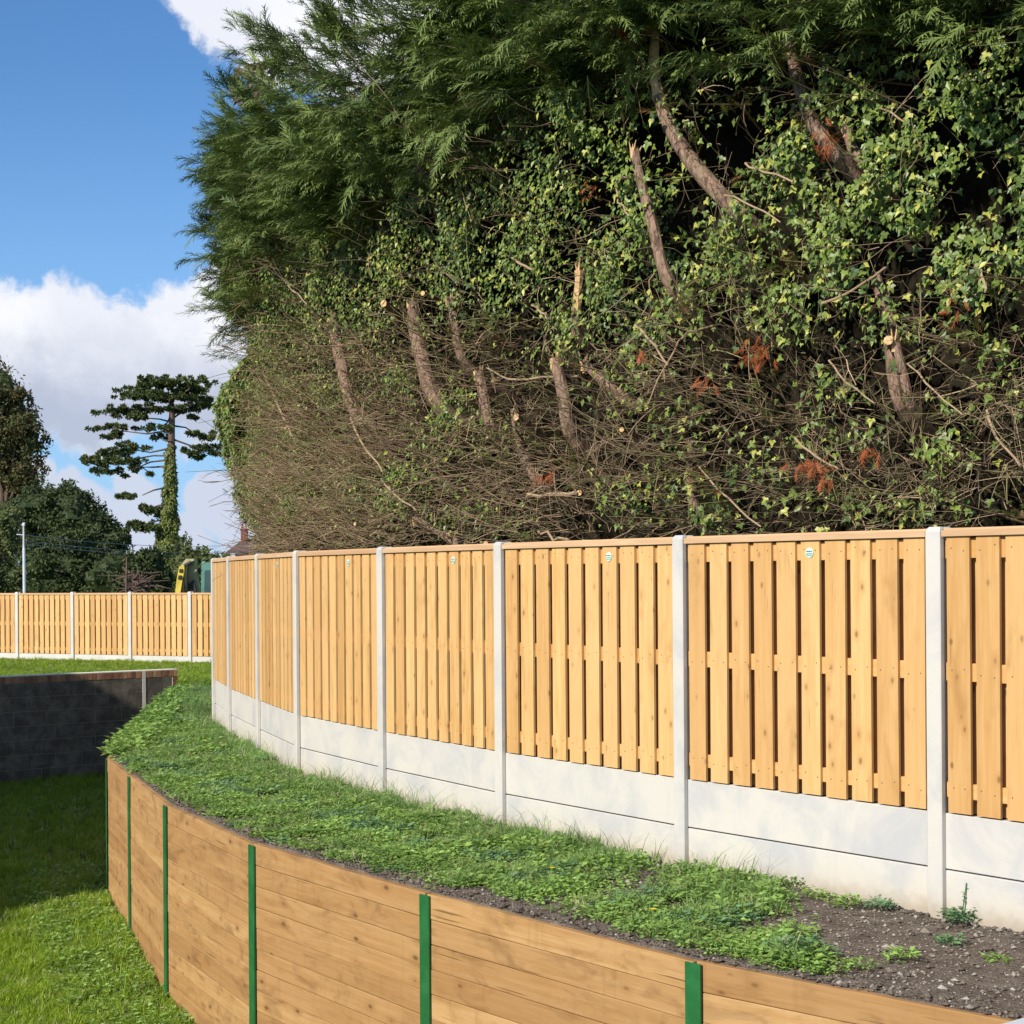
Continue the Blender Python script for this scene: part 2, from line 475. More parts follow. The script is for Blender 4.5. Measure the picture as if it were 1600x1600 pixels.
    def build(s, name, mats, parent=None, smooth=False, origin=None):
        me = bpy.data.meshes.new(name)
        if s.nv:
            V = np.concatenate(s.V); L = np.concatenate(s.L).astype(np.int32); S = np.concatenate(s.S)
            if origin is not None:
                V = V - np.array(origin, dtype=np.float32)
            me.vertices.add(len(V)); me.vertices.foreach_set('co', V.ravel())
            me.loops.add(len(L)); me.loops.foreach_set('vertex_index', L)
            me.polygons.add(len(S))
            st = np.concatenate([[0], np.cumsum(S)[:-1]]).astype(np.int32)
            me.polygons.foreach_set('loop_start', st)
            me.polygons.foreach_set('loop_total', S)
            me.polygons.foreach_set('material_index', np.concatenate(s.M))
            me.update(calc_edges=True)
            at = me.attributes.new('tint', 'FLOAT', 'POINT')
            at.data.foreach_set('value', np.concatenate(s.T))
            g = me.attributes.new('grain', 'FLOAT_VECTOR', 'POINT')
            g.data.foreach_set('vector', np.concatenate(s.G).ravel())
            me.polygons.foreach_set('use_smooth', np.full(len(S), bool(smooth)))
            me.validate()
        for mm in (mats if isinstance(mats, (list, tuple)) else [mats]):
            me.materials.append(MAT[mm])
        o = bpy.data.objects.new(name, me)
        COL.objects.link(o)
        if origin is not None:
            o.location = origin
        if parent is not None:
            o.parent = parent
            if origin is not None:
                o.location = Vector(origin) - parent.location
            else:
                o.location = -parent.location
        return o


def tag(o, label, cat, group=None, kind=None):
    if label: o['label'] = label
    if cat: o['category'] = cat
    if group: o['group'] = group
    if kind: o['kind'] = kind
    return o


def thing(name, loc, label, cat, group=None):
    o = bpy.data.objects.new(name, None)
    COL.objects.link(o)
    o.location = loc
    return tag(o, label, cat, group)


def struct(o):
    o['kind'] = 'structure'
    return o


# ------------------------------------------------------------------ plan of the place
def from_h(px, h):
    Y = F * 1.8 / h
    return np.array(((px - CX) / F * Y, Y))


FP = [from_h(1468, 526.4), from_h(1069, 449.3), from_h(787, 388.4), from_h(602, 341.7), from_h(469, 303.9),
      from_h(408, 271.5), from_h(362.5, 245.1), from_h(337.5, 224.0)]
d0 = (FP[0] - FP[1]); d0 /= np.linalg.norm(d0)
FP = [FP[0] + d0 * 3.92, FP[0] + d0 * 1.96] + FP
RW = [(3.9, 4.9), (2.46, 6.55), (0.858, 8.09), (-0.513, 9.86), (-1.806, 11.73), (-2.83, 13.8), (-3.58, 15.82), (-4.17, 17.41)]
RWALL = np.array(RW)
BW0, BW1 = np.array((-7.94, 26.3)), np.array((-5.60, 28.1))   # block wall, left and right ends in view
BWD = (BW1 - BW0) / np.linalg.norm(BW1 - BW0)
RET = [RW[-1], (-4.55, 20.6), (-5.0, 23.8), (-5.50, 27.6)]   # the retaining wall's return to the block wall


def nz(x, y):
    return (np.sin(x * 3.1 + y * 1.7) + np.sin(x * 7.3 - y * 5.1 + 1.3) * 0.5 + np.sin(x * 13.7 + y * 11.9) * 0.3
            + np.sin(-x * 23.1 + y * 19.3 + 2.0) * 0.2) * 0.5


def gz(x, y):
    """height of the upper ground"""
    base = -0.035 - 0.18 * np.clip((y - 26) / 12, 0, 1)
    return base + 0.016 * nz(x, y)


def lz(x, y):
    return -1.43 - 0.052 * np.clip(17.4 - y, -1, 12) + 0.02 * nz(x * 0.6, y * 0.6)


edge_pts = np.array(RW + RET[1:])


def wall_x(y):
    """x of the retaining wall's face line at depth y"""
    return np.interp(y, edge_pts[:, 1], edge_pts[:, 0])


fpa = np.array(sorted([tuple(p) for p in FP] + [(-4.6, 26.0), (-5.2, 29.5)], key=lambda p: p[1]))


def fence_x(y):
    return np.interp(y, fpa[:, 1], fpa[:, 0])


# ------------------------------------------------------------------ ground
def grid(name, xs_of, ys, nx, zf, mat, pw=1.0):
    mb = MB()
    V = []
    for y in ys:
        x0, x1 = xs_of(y)
        tt = np.linspace(0, 1, nx) ** pw
        x = x0 + (x1 - x0) * tt
        z_ = zf(x, np.full(nx, y))
        if name == 'bank_soil':
            z_[0] -= 0.35
        V.append(np.stack([x, np.full(nx, y), z_], axis=1))
    V = np.concatenate(V)
    ny = len(ys)
    i = np.arange(ny - 1)[:, None] * nx + np.arange(nx - 1)[None, :]
    f = np.stack([i, i + 1, i + nx + 1, i + nx], axis=-1).reshape(-1, 4)
    mb.add(V, f)
    return struct(mb.build(name, mat, smooth=True))


ys = np.concatenate([np.linspace(4.9, 12, 240), np.linspace(12.05, 28.1, 260)])
grid('bank_soil', lambda y: (wall_x(y) + 0.052, wall_x(y) + 22), ys, 260, gz, 'soil', 2.2)
# upper field behind the block wall
bwl = BW0 - BWD * 30


def field_z(x, y):
    return gz(x, y)


mb = MB()
cols = np.concatenate([np.linspace(-31, -9, 30), np.linspace(-8.7, -5.62, 30)])
V = []
NR = 60
for x in cols:
    y0 = BW0[1] + (x - BW0[0]) / BWD[0] * BWD[1] + 0.12
    yy = y0 + (44 - y0) * np.linspace(0, 1, NR)
    V.append(np.stack([np.full(NR, x), yy, field_z(np.full(NR, x), yy)], axis=1))
V = np.concatenate(V)
i = np.arange(len(cols) - 1)[:, None] * NR + np.arange(NR - 1)[None, :]
mb.add(V, np.stack([i, i + NR, i + NR + 1, i + 1], axis=-1).reshape(-1, 4))
xx = np.linspace(-5.62, 20, 90); yy = np.linspace(28.1, 44, 60)
X, Yg = np.meshgrid(xx, yy)
i = np.arange(59)[:, None] * 90 + np.arange(89)[None, :]
mb.add(np.stack([X.ravel(), Yg.ravel(), field_z(X.ravel(), Yg.ravel())], axis=1), np.stack([i, i + 1, i + 91, i + 90], axis=-1).reshape(-1, 4))
struct(mb.build('upper_field', 'field_turf', smooth=True))
# land to the horizon
mb = MB()
mb.add([(-4000, 43.9, -0.22), (4000, 43.9, -0.22), (4000, 6000, -0.22), (-4000, 6000, -0.22),
        (-4000, -200, -3.2), (-31, -200, -3.2), (-31, 43.9, -0.22), (-4000, 43.9, -0.22),
        (18, -200, -0.3), (4000, -200, -0.3), (4000, 43.9, -0.22), (18, 43.9, -0.22)], [(0, 1, 2, 3), (4, 5, 6, 7), (8, 9, 10, 11)])
struct(mb.build('ground', 'field_turf'))
ys = np.linspace(-15, 28.4, 150)
grid('lawn', lambda y: (-31.5, (wall_x(y) + 0.03) if y > 4.9 else 18.0), ys, 140, lambda x, y: lz(x, y), 'turf', 0.6)

# ------------------------------------------------------------------ concrete post fences
TOP = 2.023      # top of the capping of the near fence
SEAM = TOP - 1.8
BOT = TOP - 1.5


def post_mesh(mb, p, ax, ztop, zbot, s=1.0):
    """slotted concrete post: front and back flanges, web, rounded top"""
    a = np.array(ax) / np.linalg.norm(ax)
    n = np.array([a[1], -a[0]])          # toward the viewer
    if n @ (-p) < 0:
        n = -n
    h = ztop - zbot
    tn = random.random()
    prof = []
    wd, fl = 0.049, 0.028
    # H outline, front first
    o = [(-wd, .055), (-wd + .006, .060), (wd - .006, .060), (wd, .055), (wd, .055 - fl), (.022, .055 - fl), (.022, -.028), (wd, -.028), (wd, -.055), (-wd, -.055),
         (-wd, -.028), (-.022, -.028), (-.022, .055 - fl), (-wd, .055 - fl)]
    zs = [zbot, ztop - 0.018, ztop - 0.004, ztop + 0.008]
    sh = [1, 1, 0.93, 0.72]
    vs = []
    for z, q in zip(zs, sh):
        for (u, v) in o:
            w_ = p + a * u * q + n * v * q
            vs.append((w_[0], w_[1], z))
    k = len(o)
    fs = [tuple((r * k + i, r * k + (i + 1) % k, (r + 1) * k + (i + 1) % k, (r + 1) * k + i)) for r in range(3) for i in range(k)]
    fs.append(tuple(range(3 * k, 4 * k)))
    mb.add(vs, fs, tn)


def panel(parent, p0, p1, ztop, zbot, nb=10, badge=True, gap=0.052, nails=False):
    """double-sided panel of upright boards between two posts, with capping rail"""
    d = p1 - p0
    L = np.linalg.norm(d)
    a = d / L
    n = np.array([a[1], -a[0]])
    if n @ (-(p0 + p1) / 2) < 0:
        n = -n
    q0 = p0 + a * gap
    W = L - 2 * gap
    mid = (p0 + p1) / 2
    base = (mid[0], mid[1], zbot)
    mb = MB()
    cap_h = 0.033
    hb = ztop - zbot - cap_h
    pitch = W / nb
    bw = pitch * 0.775
    first_w = bw * 0.86
    for k in range(nb):
        # front boards
        c = q0 + a * (k * pitch + bw / 2 + 0.004 + (pitch - bw) * 0.3) + n * 0.029
        jz = random.uniform(0, 0.004)
        mb.box((c[0], c[1], zbot + hb / 2 - jz + 0.004), (bw * random.uniform(0.97, 1.02), 0.017, hb - 0.008), a, random.random(), tilt=random.uniform(-.003, .003))
        if nails:
            for zr in (ztop - cap_h - 0.06, zbot + hb * 0.51, zbot + 0.125):
                for q_ in (-.3, .3):
                    e_ = c + a * bw * q_ * random.uniform(.8, 1.1) + n * 0.0088
                    mb.box((e_[0], e_[1], zr + random.uniform(-.02, .02)), (.006, .001, .006), a, 0.1, 2)
        # boards on the far side cover the gaps
        c = q0 + a * min((k * pitch + pitch + 0.0), W - bw / 2) - n * 0.029
        mb.box((c[0], c[1], zbot + hb / 2), (bw, 0.017, hb - 0.01), a, random.random())
    for (z0, z1) in ((ztop - cap_h - 0.115, ztop - cap_h - 0.012), (zbot + hb * 0.5 - 0.03, zbot + hb * 0.5 + 0.065), (zbot + 0.085, zbot + 0.165)):
        c = mid
        mb.box((c[0], c[1], (z0 + z1) / 2), (W - 0.004, 0.036, z1 - z0), a, random.random(), mat=1)
    pn = mb.build('fence_panel', ['fence_wood', 'rail_wood', 'dark_steel'], parent, origin=base)
    mb = MB()
    mb.box((mid[0] + n[0] * .004, mid[1] + n[1] * .004, ztop - cap_h / 2), (W - 0.002, 0.098, cap_h), a, random.random())
    mb.box((mid[0], mid[1], ztop + 0.0055), (W - 0.004, 0.062, 0.011), a, random.random())
    cp = mb.build('capping_rail', 'cap_wood', None)
    cp.parent = pn
    cp.location = -Vector(base)
    if badge:
        mb = MB()
        kk = badge_k.get(badge, nb // 2 - 1) if not isinstance(badge, bool) else nb // 2 - 1
        c = q0 + a * (kk * pitch + bw / 2 + 0.004 + (pitch - bw) * 0.3) + n * 0.0405
        zc = ztop - 0.105
        r = 0.029
        for rr, off, mt, z0_, z1_ in ((r, 0.0, 0, -1, 1), (0, 0.0022, 1, 0.18, 0.40), (0, 0.0022, 1, -0.30, -0.12), (0, 0.0022, 1, -0.62, -0.50)):
            vs = []
            if rr:
                N = 24
                for i_ in range(N):
                    an = 2 * math.pi * i_ / N
                    for dd in (0, 0.002):
                        p = c + a * math.cos(an) * r + n * (dd)
                        vs.append((p[0], p[1], zc + math.sin(an) * r))
                fs = [(2 * i_, (2 * i_ + 2) % (2 * N), (2 * i_ + 3) % (2 * N), 2 * i_ + 1) for i_ in range(N)]
                fs.append(tuple(2 * i_ + 1 for i_ in range(N)))
                mb.add(vs, fs, 0.5, 0)
            else:
                wl = r * math.sqrt(1 - z1_ ** 2) * 0.85
                pc = c + n * 0.003
                mb.box((pc[0], pc[1], zc + (z0_ + z1_) / 2 * r), (wl * 2, 0.0016, (z1_ - z0_) * r), a, 0.5, 1)
        bd = mb.build('maker_badge', ['badge_white', 'badge_green'], None)
        bd.parent = pn
        bd.location = -Vector(base)
    return pn


badge_k = {'a': 4, 'b': 3}
wood('rail_wood', (0.60, 0.335, 0.115), (0.46, 0.23, 0.07), (0.68, 0.41, 0.165), along='x', knots=False)


def gravel_board(parent, p0, p1, ztop, zbot, gap=0.02, th=0.05, mat='concrete'):
    d = p1 - p0
    L = np.linalg.norm(d); a = d / L
    n = np.array([a[1], -a[0]])
    if n @ (-(p0 + p1) / 2) < 0: n = -n
    mid = (p0 + p1) / 2
    mb = MB()
    tn = random.random()
    hw = L / 2 - 0.024
    zs = [zbot + 0.003, zbot + 0.006, ztop - 0.006, ztop - 0.0015]
    ws = [th / 2 - .004, th / 2 - 0.001, th / 2 - .001, th / 2 - .004]
    vs = []
    for z, hwid in zip(zs, ws):
        for (u, v) in ((-hw, hwid), (hw, hwid), (hw, -hwid), (-hw, -hwid)):
            p = mid + a * u + n * v
            vs.append((p[0], p[1], z))
    fs = [(r * 4 + i, r * 4 + (i + 1) % 4, (r + 1) * 4 + (i + 1) % 4, (r + 1) * 4 + i) for r in range(3) for i in range(4)] + [(0, 3, 2, 1), (12, 13, 14, 15)]
    mb.add(vs, fs, tn)
    return mb.build('gravel_board', mat, parent)


nf = thing('panel_fence', (FP[2][0], FP[2][1], 0), 'long curving fence of tan upright boards in white concrete posts below the trimmed conifers', 'fence')
for i, p in enumerate(FP):
    j0, j1 = max(i - 1, 0), min(i + 1, len(FP) - 1)
    ax = FP[j1] - FP[j0]
    mb = MB()
    post_mesh(mb, p, ax, TOP + 0.012, -0.5)
    mb.build('concrete_post', 'concrete', nf)
for i in range(len(FP) - 1):
    has = [False, True, True, True, True, True, False, False, False][i]
    bk = {2: 'a', 3: 'b', 4: 'b', 5: 'b'}
    panel(nf, FP[i], FP[i + 1], TOP, BOT, 10, badge=bk.get(i, False) if i in (2, 3, 4, 5) else (i == 6), nails=i < 5)
    gravel_board(nf, FP[i], FP[i + 1], BOT - 0.001, SEAM)
    gravel_board(nf, FP[i], FP[i + 1], SEAM - 0.004, SEAM - 0.3)

FT = 1.43
FF = [np.array((-12.46 + 1.605 * k, 42.75 - 0.81 * k)) for k in range(-5, 9)]
ff = thing('panel_fence', (FF[6][0], FF[6][1], 0), 'straight panel fence with white posts at the far side of the upper grass', 'fence')
for i, p in enumerate(FF):
    mb = MB()
    post_mesh(mb, p, FF[1] - FF[0], FT + 0.03, -0.7)
    mb.build('concrete_post', 'pale_concrete', ff)
for i in range(len(FF) - 1):
    panel(ff, FF[i], FF[i + 1], FT, FT - 1.5, 10, badge=False)
    gravel_board(ff, FF[i], FF[i + 1], FT - 1.501, FT - 1.8, mat='pale_concrete')

# ------------------------------------------------------------------ timber retaining wall
rw = thing('retaining_wall', (RWALL[4][0], RWALL[4][1], -1.45), 'curved retaining wall of brown timber boards held by green steel posts', 'wall')
WT = -0.05


def ibeam(parent, p, ax, ztop, zbot, wd=0.098):
    a = np.array(ax) / np.linalg.norm(ax)
    n = np.array([-a[1], a[0]])
    if n[0] > 0: n = -n                 # face toward the lawn (left)
    mb = MB()
    for (off, th, w_) in ((0.010, 0.011, wd), (-0.105, 0.011, wd)):
        c = p + n * off
        mb.box((c[0], c[1], (ztop + zbot) / 2), (w_, th, ztop - zbot), a)
    c = p + n * (-0.0475)
    mb.box((c[0], c[1], (ztop + zbot) / 2 - 0.002), (0.009, 0.10, ztop - zbot), a)
    return mb.build('steel_post', 'green_steel', parent)


def bay(parent, p0, p1, ztop, zbot):
    d = p1 - p0
    L = np.linalg.norm(d); a = d / L
    n = np.array([-a[1], a[0]])
    if n[0] > 0: n = -n
    mid = (p0 + p1) / 2
    mb = MB()
    z = ztop
    k = 0
    while z > zbot:
        hgt = 0.1435
        z1 = z - hgt
        off = random.uniform(-0.003, 0.002)
        sag = random.uniform(-0.0015, 0.0015)
        # board with softened edges
        hl = L / 2 - 0.012
        c = mid - n * (0.037 + off)
        tn = random.random()
        NS = 14
        prof = [(-.035, .0), (-.035, -.0), (.035, 0)]
        ring = [(.0335, -hgt / 2 + .0016), (.035, -hgt / 2 + .005), (.035, hgt / 2 - .005), (.0335, hgt / 2 - .0016), (-.035, hgt / 2 - .0016), (-.035, -hgt / 2 + .0016)]
        vs, gs = [], []
        for i in range(NS + 1):
            u = -hl + 2 * hl * i / NS
            wob = 0.0010 * math.sin(u * 3 + tn * 20) + (0.004 * abs(math.sin(u * 9 + tn * 7)) * random.random() if k == 0 else 0)
            for (v, w_) in ring:
                top_ = w_ > 0
                p = c + a * u + n * (v + wob * 0.6)
                vs.append((p[0], p[1], (z + z1) / 2 + w_ + (wob if k else wob * 1.5) * (1 if top_ else 0.4) * (1 if k == 0 else .3) + sag * u))
                gs.append((u, v, w_))
        m_ = len(ring)
        fs = [(i * m_ + j, i * m_ + (j + 1) % m_, (i + 1) * m_ + (j + 1) % m_, (i + 1) * m_ + j) for i in range(NS) for j in range(m_)]
        fs += [tuple(range(m_)), tuple(range(NS * m_, NS * m_ + m_))]
        mb.add(vs, fs, tn, 0, gs)
        z = z1
        k += 1
    # dark joint filler behind the boards
    c = mid - n * 0.062
    mb.box((c[0], c[1], (ztop + zbot) / 2 - 0.03), (L - 0.03, 0.012, ztop - zbot - 0.02), a, 0.1, 1)
    return mb.build('timber_bay', ['sleeper_wood', 'hedge_dark'], parent)


allp = [np.array(p) for p in RW] + [np.array(p) for p in RET[1:]]
for i, p in enumerate(allp):
    ax = allp[min(i + 1, len(allp) - 1)] - allp[max(i - 1, 0)]
    ibeam(rw, p, ax, WT - 0.004 + (0.02 if i == 1 else 0), -2.3, 0.098)
for i in range(len(allp) - 1):
    bay(rw, allp[i], allp[i + 1], WT + 0.004 * (i % 2), -2.05)

# ------------------------------------------------------------------ block wall with brick-on-edge coping
BT = 0.28
bw = thing('block_wall', (BW1[0], BW1[1], -1.45), 'dark grey block wall with a red brick on edge coping, left of the grass bank', 'wall')
bn = np.array([BWD[1], -BWD[0]])     # toward the viewer
mb = MB(); mm = MB()
Lw = 14.0
end = BW1
course = 0.225
ztop = BT - 0.108
r = 0
z = ztop
while z > -1.9:
    u = 0.10 + (0.225 if r % 2 else 0.0)
    us = []
    if r % 2:
        us.append((0.10, 0.215))
    while u < Lw:
        us.append((u, 0.44)); u += 0.45
    for (u0, ln) in us:
        c = end - BWD * (u0 + ln / 2) + bn * 0.0
        mb.box((c[0], c[1], z - 0.1075), (ln, 0.215, 0.215), BWD, random.random(), jit=0.0008)
    z -= course
    r += 1
c = end - BWD * (Lw / 2) - bn * 0.0045
mm.box((c[0], c[1], (ztop - 1.9) / 2), (Lw - 0.21, 0.2205, ztop + 1.9 - 0.01), BWD)
mb.build('blockwork', 'blockwork', bw)
mm.build('mortar_joints', 'mortar', bw)
mb = MB()
u = 0.0
while u < Lw:
    c = end - BWD * (u + 0.0325)
    mb.box((c[0], c[1], BT - 0.054), (0.065, 0.222, 0.102), BWD, random.random(), jit=0.0008)
    u += 0.075
mb.build('brick_coping', 'brick', bw)
mb = MB()
c = end - BWD * (Lw / 2)
mb.box((c[0], c[1], BT - 0.058), (Lw, 0.218, 0.100), BWD)
mb.build('coping_mortar', 'mortar', bw)
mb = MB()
mb.box((c[0], c[1], BT + 0.005), (Lw - .004, 0.206, 0.014), BWD, tilt=0)  # pale ledge on the coping, its sunlit top put in as colour
mb.build('sunlit_top_strip', 'pale_mortar_and_lit_top', bw)
mb = MB()
z = BT - 0.112
while z > -0.6:
    c = end - BWD * 0.045
    mb.box((c[0], c[1], z - 0.0325), (0.085, 0.225, 0.065), BWD, random.random())
    z -= 0.075
mb.build('brick_pier', 'brick', bw)
mb = MB()
c = end - BWD * 0.60 + bn * 0.1105
mb.box((c[0], c[1], -0.40), (0.055, 0.006, 1.36), BWD)
mb.build('joint_strip', 'pale_mortar_and_lit_top', bw)
mb = MB()
c = end - BWD * 0.095 + bn * 0.110
mb.box((c[0], c[1], -0.02), (0.010, 0.006, 0.36), BWD)
mb.build('joint_strip', 'pale_mortar_and_lit_top', bw)
# timber end piece and membrane beside it
tp = thing('timber_offcut', (-5.35, 27.55, -0.1), 'short orange timber board end sticking out beside the brick pier', 'timber')
mb = MB()
pA = np.array(unproj(268, 1090, 27.3)); pB = np.array(unproj(293, 1097, 26.9))
mb.box(((pA[0] + pB[0]) / 2, 27.2, -0.13), (0.30, 0.05, 0.19), (0.95, -0.3), 0.3, ) if False else mb.box((pA[0] + 0.10, 27.25, -0.11), (0.26, 0.05, 0.17), (0.93, -0.36), 0.3, tilt=0.0)
mb.build('board_end', 'sleeper_wood', tp)
mb = MB()
c0 = np.array(unproj(290, 1083, 27.6))
for k in range(9):
    a0 = k / 8 * math.pi
    pass
vs = []
for i in range(10):
    for j in range(5):
        x = c0[0] - 0.15 + 0.36 * i / 9
        y = 27.5 + 0.25 * j / 4
        zc = -0.02 + 0.10 * math.exp(-((i - 4) / 2.2) ** 2) * (1 - abs(j - 2) / 3) + random.uniform(-.008, .008)
        vs.append((x, y, zc - 0.03))
mb.add(vs, [(i * 5 + j, i * 5 + j + 5, i * 5 + j + 6, i * 5 + j + 1) for i in range(9) for j in range(4)])
tag(mb.build('weed_membrane', 'membrane'), 'crumpled black sheet of membrane behind the orange board end', 'membrane')

# white rendered parapet at the lower right corner
wl = thing('parapet_wall', (1.2, 3.1, -1.0), 'white rendered wall top just entering at the bottom right corner', 'wall')
pA = np.array((0.853, 2.995)); pB = np.array((0.921, 3.050))
dW = (pB - pA) / np.linalg.norm(pB - pA)
nW = np.array([dW[1], -dW[0]])
mb = MB()
c = pA + dW * 1.3 + nW * 0.15
mb.box((c[0], c[1], 0.975), (3.6, 0.30, 0.05), dW)
mb.build('coping', 'white_render', wl)
mb = MB()
c = pA + dW * 1.3 + nW * 0.15
mb.box((c[0], c[1], -0.35), (3.56, 0.25, 2.60), dW)
mb.build('wall_body', 'white_render', wl)

# ------------------------------------------------------------------ house out of frame to the left, whose shadow lies on the lawn
hs = thing('house', (-16, 11, -1.5), 'two storey rendered house at the left edge of the lawn, outside the picture', 'house')
mb = MB()
mb.box((-16.0, 14.25, 2.10), (8.0, 10.7, 7.7), (1, 0))
mb.box((-16.0, 6.4, 1.65), (8.0, 5.0, 6.8), (1, 0))
mb.build('wall', 'grey_render', hs)
mb = MB()
for (y0, y1, ze, zr) in ((8.9, 19.6, 5.95, 7.3), (3.8, 8.9, 5.07, 6.4)):
    mb.add([(-11.95, y0, ze), (-11.95, y1, ze), (-16, y1, zr), (-16, y0, zr), (-20.2, y0, ze), (-20.2, y1, ze)],
           [(0, 1, 2, 3), (3, 2, 5, 4), (0, 3, 4), (1, 5, 2), (0, 4, 5, 1)])
mb.build('roof', 'roof_tile', hs)
mb = MB()
pf = [(19.62, -2), (22.4, -2), (22.4, 2.0), (21.3, 3.45), (20.45, 4.4), (19.62, 4.8)]  # unseen wing, outline shaped to slope its shadow across the block wall
mb.add([(-12, y, z) for y, z in pf] + [(-18, y, z) for y, z in pf],
       [tuple(range(6)), tuple(range(11, 5, -1))] + [(i, (i + 1) % 6, (i + 1) % 6 + 6, i + 6) for i in range(6)])
mb.build('shadow_wing', 'grey_render', hs)
for (y, z) in ((7, 3.6), (11, 3.6), (15, 3.6), (7, 0.4), (15, 0.4)):
    mb = MB()
    mb.box((-11.99, y, z), (0.06, 1.2, 1.3), (1, 0))
    mb.build('window', 'window_glass', hs)

#@@HEDGE@@
# ------------------------------------------------------------------ leaf and twig shapes
def frond_shape():
    vs, fs = [], []

    def strip(p, q, w_):
        p = np.array(p, float); q = np.array(q, float)
        d = q - p
        s_ = np.array([-d[1], d[0], 0.0]); s_ /= np.linalg.norm(s_) + 1e-9
        b = len(vs)
        vs.extend([p - s_ * w_, p + s_ * w_, q + s_ * w_ * 0.25, q - s_ * w_ * 0.25])
        fs.append((b, b + 1, b + 2, b + 3))

    def zz(x):
        return 0.10 * math.sin(x * 2.4) - 0.10 * x * x
    strip((0, 0, 0), (0.5, 0.01, zz(.5)), .022)
    strip((0.5, 0.01, zz(.5)), (1, 0, zz(1)), .022)
    for i in range(8):
        x = 0.10 + i * 0.11
        ln = 0.38 * (1 - x) ** 0.6 + 0.06
        for sg in (-1, 1):
            x2 = x + (0.04 if sg > 0 else 0)
            strip((x2, 0, zz(x2)), (x2 + ln * 0.86, sg * ln * 0.50 * (1 + .25 * math.sin(i * 3.3 + sg)), zz(x2) - 0.06 + 0.10 * math.sin(i * 2.1 + sg)), .021)
    return np.array(vs), np.array(fs)


FRV, FRF = frond_shape()
# five lobed ivy leaf, folded a little along the middle
IV = np.array([(0, 0, 0), (-.30, -.12, .05), (-.52, .22, -.02), (-.24, .38, .03), (0, 1.0, -.08), (.24, .38, .03), (.52, .22, -.02), (.30, -.12, .05), (0, .30, -.06)])
IF = np.array([(8, 0, 1), (8, 1, 2), (8, 2, 3), (8, 3, 4), (8, 4, 5), (8, 5, 6), (8, 6, 7), (8, 7, 0)])
# plain pointed leaf
LV = np.array([(0, 0, 0), (-.26, .42, .07), (0, 1, -.05), (.26, .42, .07)])
LF = np.array([(0, 3, 2), (0, 2, 1)])


def frames(D, N_):
    """matrices with local y along D and local z near N_"""
    D = D / (np.linalg.norm(D, axis=1, keepdims=True) + 1e-9)
    X = np.cross(D, N_)
    X /= np.linalg.norm(X, axis=1, keepdims=True) + 1e-9
    Z = np.cross(X, D)
    return np.stack([X, D, Z], axis=2)


def framesx(D, N_):
    D = D / (np.linalg.norm(D, axis=1, keepdims=True) + 1e-9)
    Y = np.cross(N_, D)
    Y /= np.linalg.norm(Y, axis=1, keepdims=True) + 1e-9
    Z = np.cross(D, Y)
    return np.stack([D, Y, Z], axis=2)


UP = np.array([0, 0, 1.0])

# ------------------------------------------------------------------ the hedge of tall conifers behind the fence
HP = []
for i, p in enumerate(FP):
    j0, j1 = max(i - 1, 0), min(i + 1, len(FP) - 1)
    d = FP[j1] - FP[j0]; d /= np.linalg.norm(d)
    n = np.array([d[1], -d[0]])
    HP.append(p + n * (1.35 - 0.05 * i))
HP = [HP[0] + (HP[0] - HP[1]) * 1.0] + HP
HP += [np.array((-3.62, 24.3)), np.array((-4.22, 25.9)), np.array((-4.36, 27.0)), np.array((-4.2, 28.0)), np.array((-3.6, 28.9)), np.array((-2.5, 29.3)), np.array((0.5, 29.5))]
HP = np.array(HP)
# smooth the plan curve
for _ in range(2):
    q = [HP[0]]
    for a_, b_ in zip(HP[:-1], HP[1:]):
        q += [a_ * 0.75 + b_ * 0.25, a_ * 0.25 + b_ * 0.75]
    q.append(HP[-1])
    HP = np.array(q)
seg = np.linalg.norm(np.diff(HP, axis=0), axis=1)
HS = np.concatenate([[0], np.cumsum(seg)])
STOT = HS[-1]


def hp(s):
    return np.stack([np.interp(s, HS, HP[:, 0]), np.interp(s, HS, HP[:, 1])], axis=-1)


def hn(s):
    d = hp(s + 0.25) - hp(s - 0.25)
    d /= np.linalg.norm(d, axis=-1, keepdims=True) + 1e-9
    return np.stack([-d[..., 1], d[..., 0]], axis=-1), d     # outward (toward the lawn), along


ss_ = np.linspace(0, STOT, 500)
pp_ = hp(ss_)
px_ = CX + pp_[:, 0] / pp_[:, 1] * F
iend = int(np.argmin(px_))
S_END = ss_[iend]


def s_of_px(px):
    return np.interp(px, px_[:iend + 1][::-1], ss_[:iend + 1][::-1])


def hnoise(s, z, f=1.0, ph=0.0):
    s = s * f; z = z * f
    return (np.sin(1.7 * s + 2.3 * z + ph) + np.sin(3.1 * s - 1.9 * z + 1.0 + ph * 2) + 0.7 * np.sin(5.3 * s + 4.1 * z + 2.2 - ph)
            + 0.6 * np.sin(-6.7 * s + 7.9 * z + ph * 3) + 0.4 * np.sin(12.1 * s + 9.3 * z + 0.4)) / 3.7


def bulge(s, z):
    """how far the face stands out at height z: the lower part was cut back, the green part overhangs"""
    b = 0.30 * np.clip((z - 4.2) / 1.5, 0, 1) * np.clip((s - 6) / 6, 0, 1)
    end = soft(s - S_END + 2.2, 0.5)
    b = b - 0.55 * end * np.clip((4.9 - z) / 2.6, 0, 1) - 0.85 * end * np.clip((z - 4.4) / 0.8, 0, 1)
    return b + 0.16 * hnoise(s, z, 0.9) + 0.22 * np.clip((z - 4.2) / 1.5, 0, 1) * hnoise(s, z, 1.5, 0.7)


TP = np.array([(300, 350), (350, 275), (400, 240), (460, 212), (510, 188), (560, 168), (610, 142), (660, 108), (695, 62), (720, -10), (735, -150), (750, -330), (720, -420), (2200, -420)])


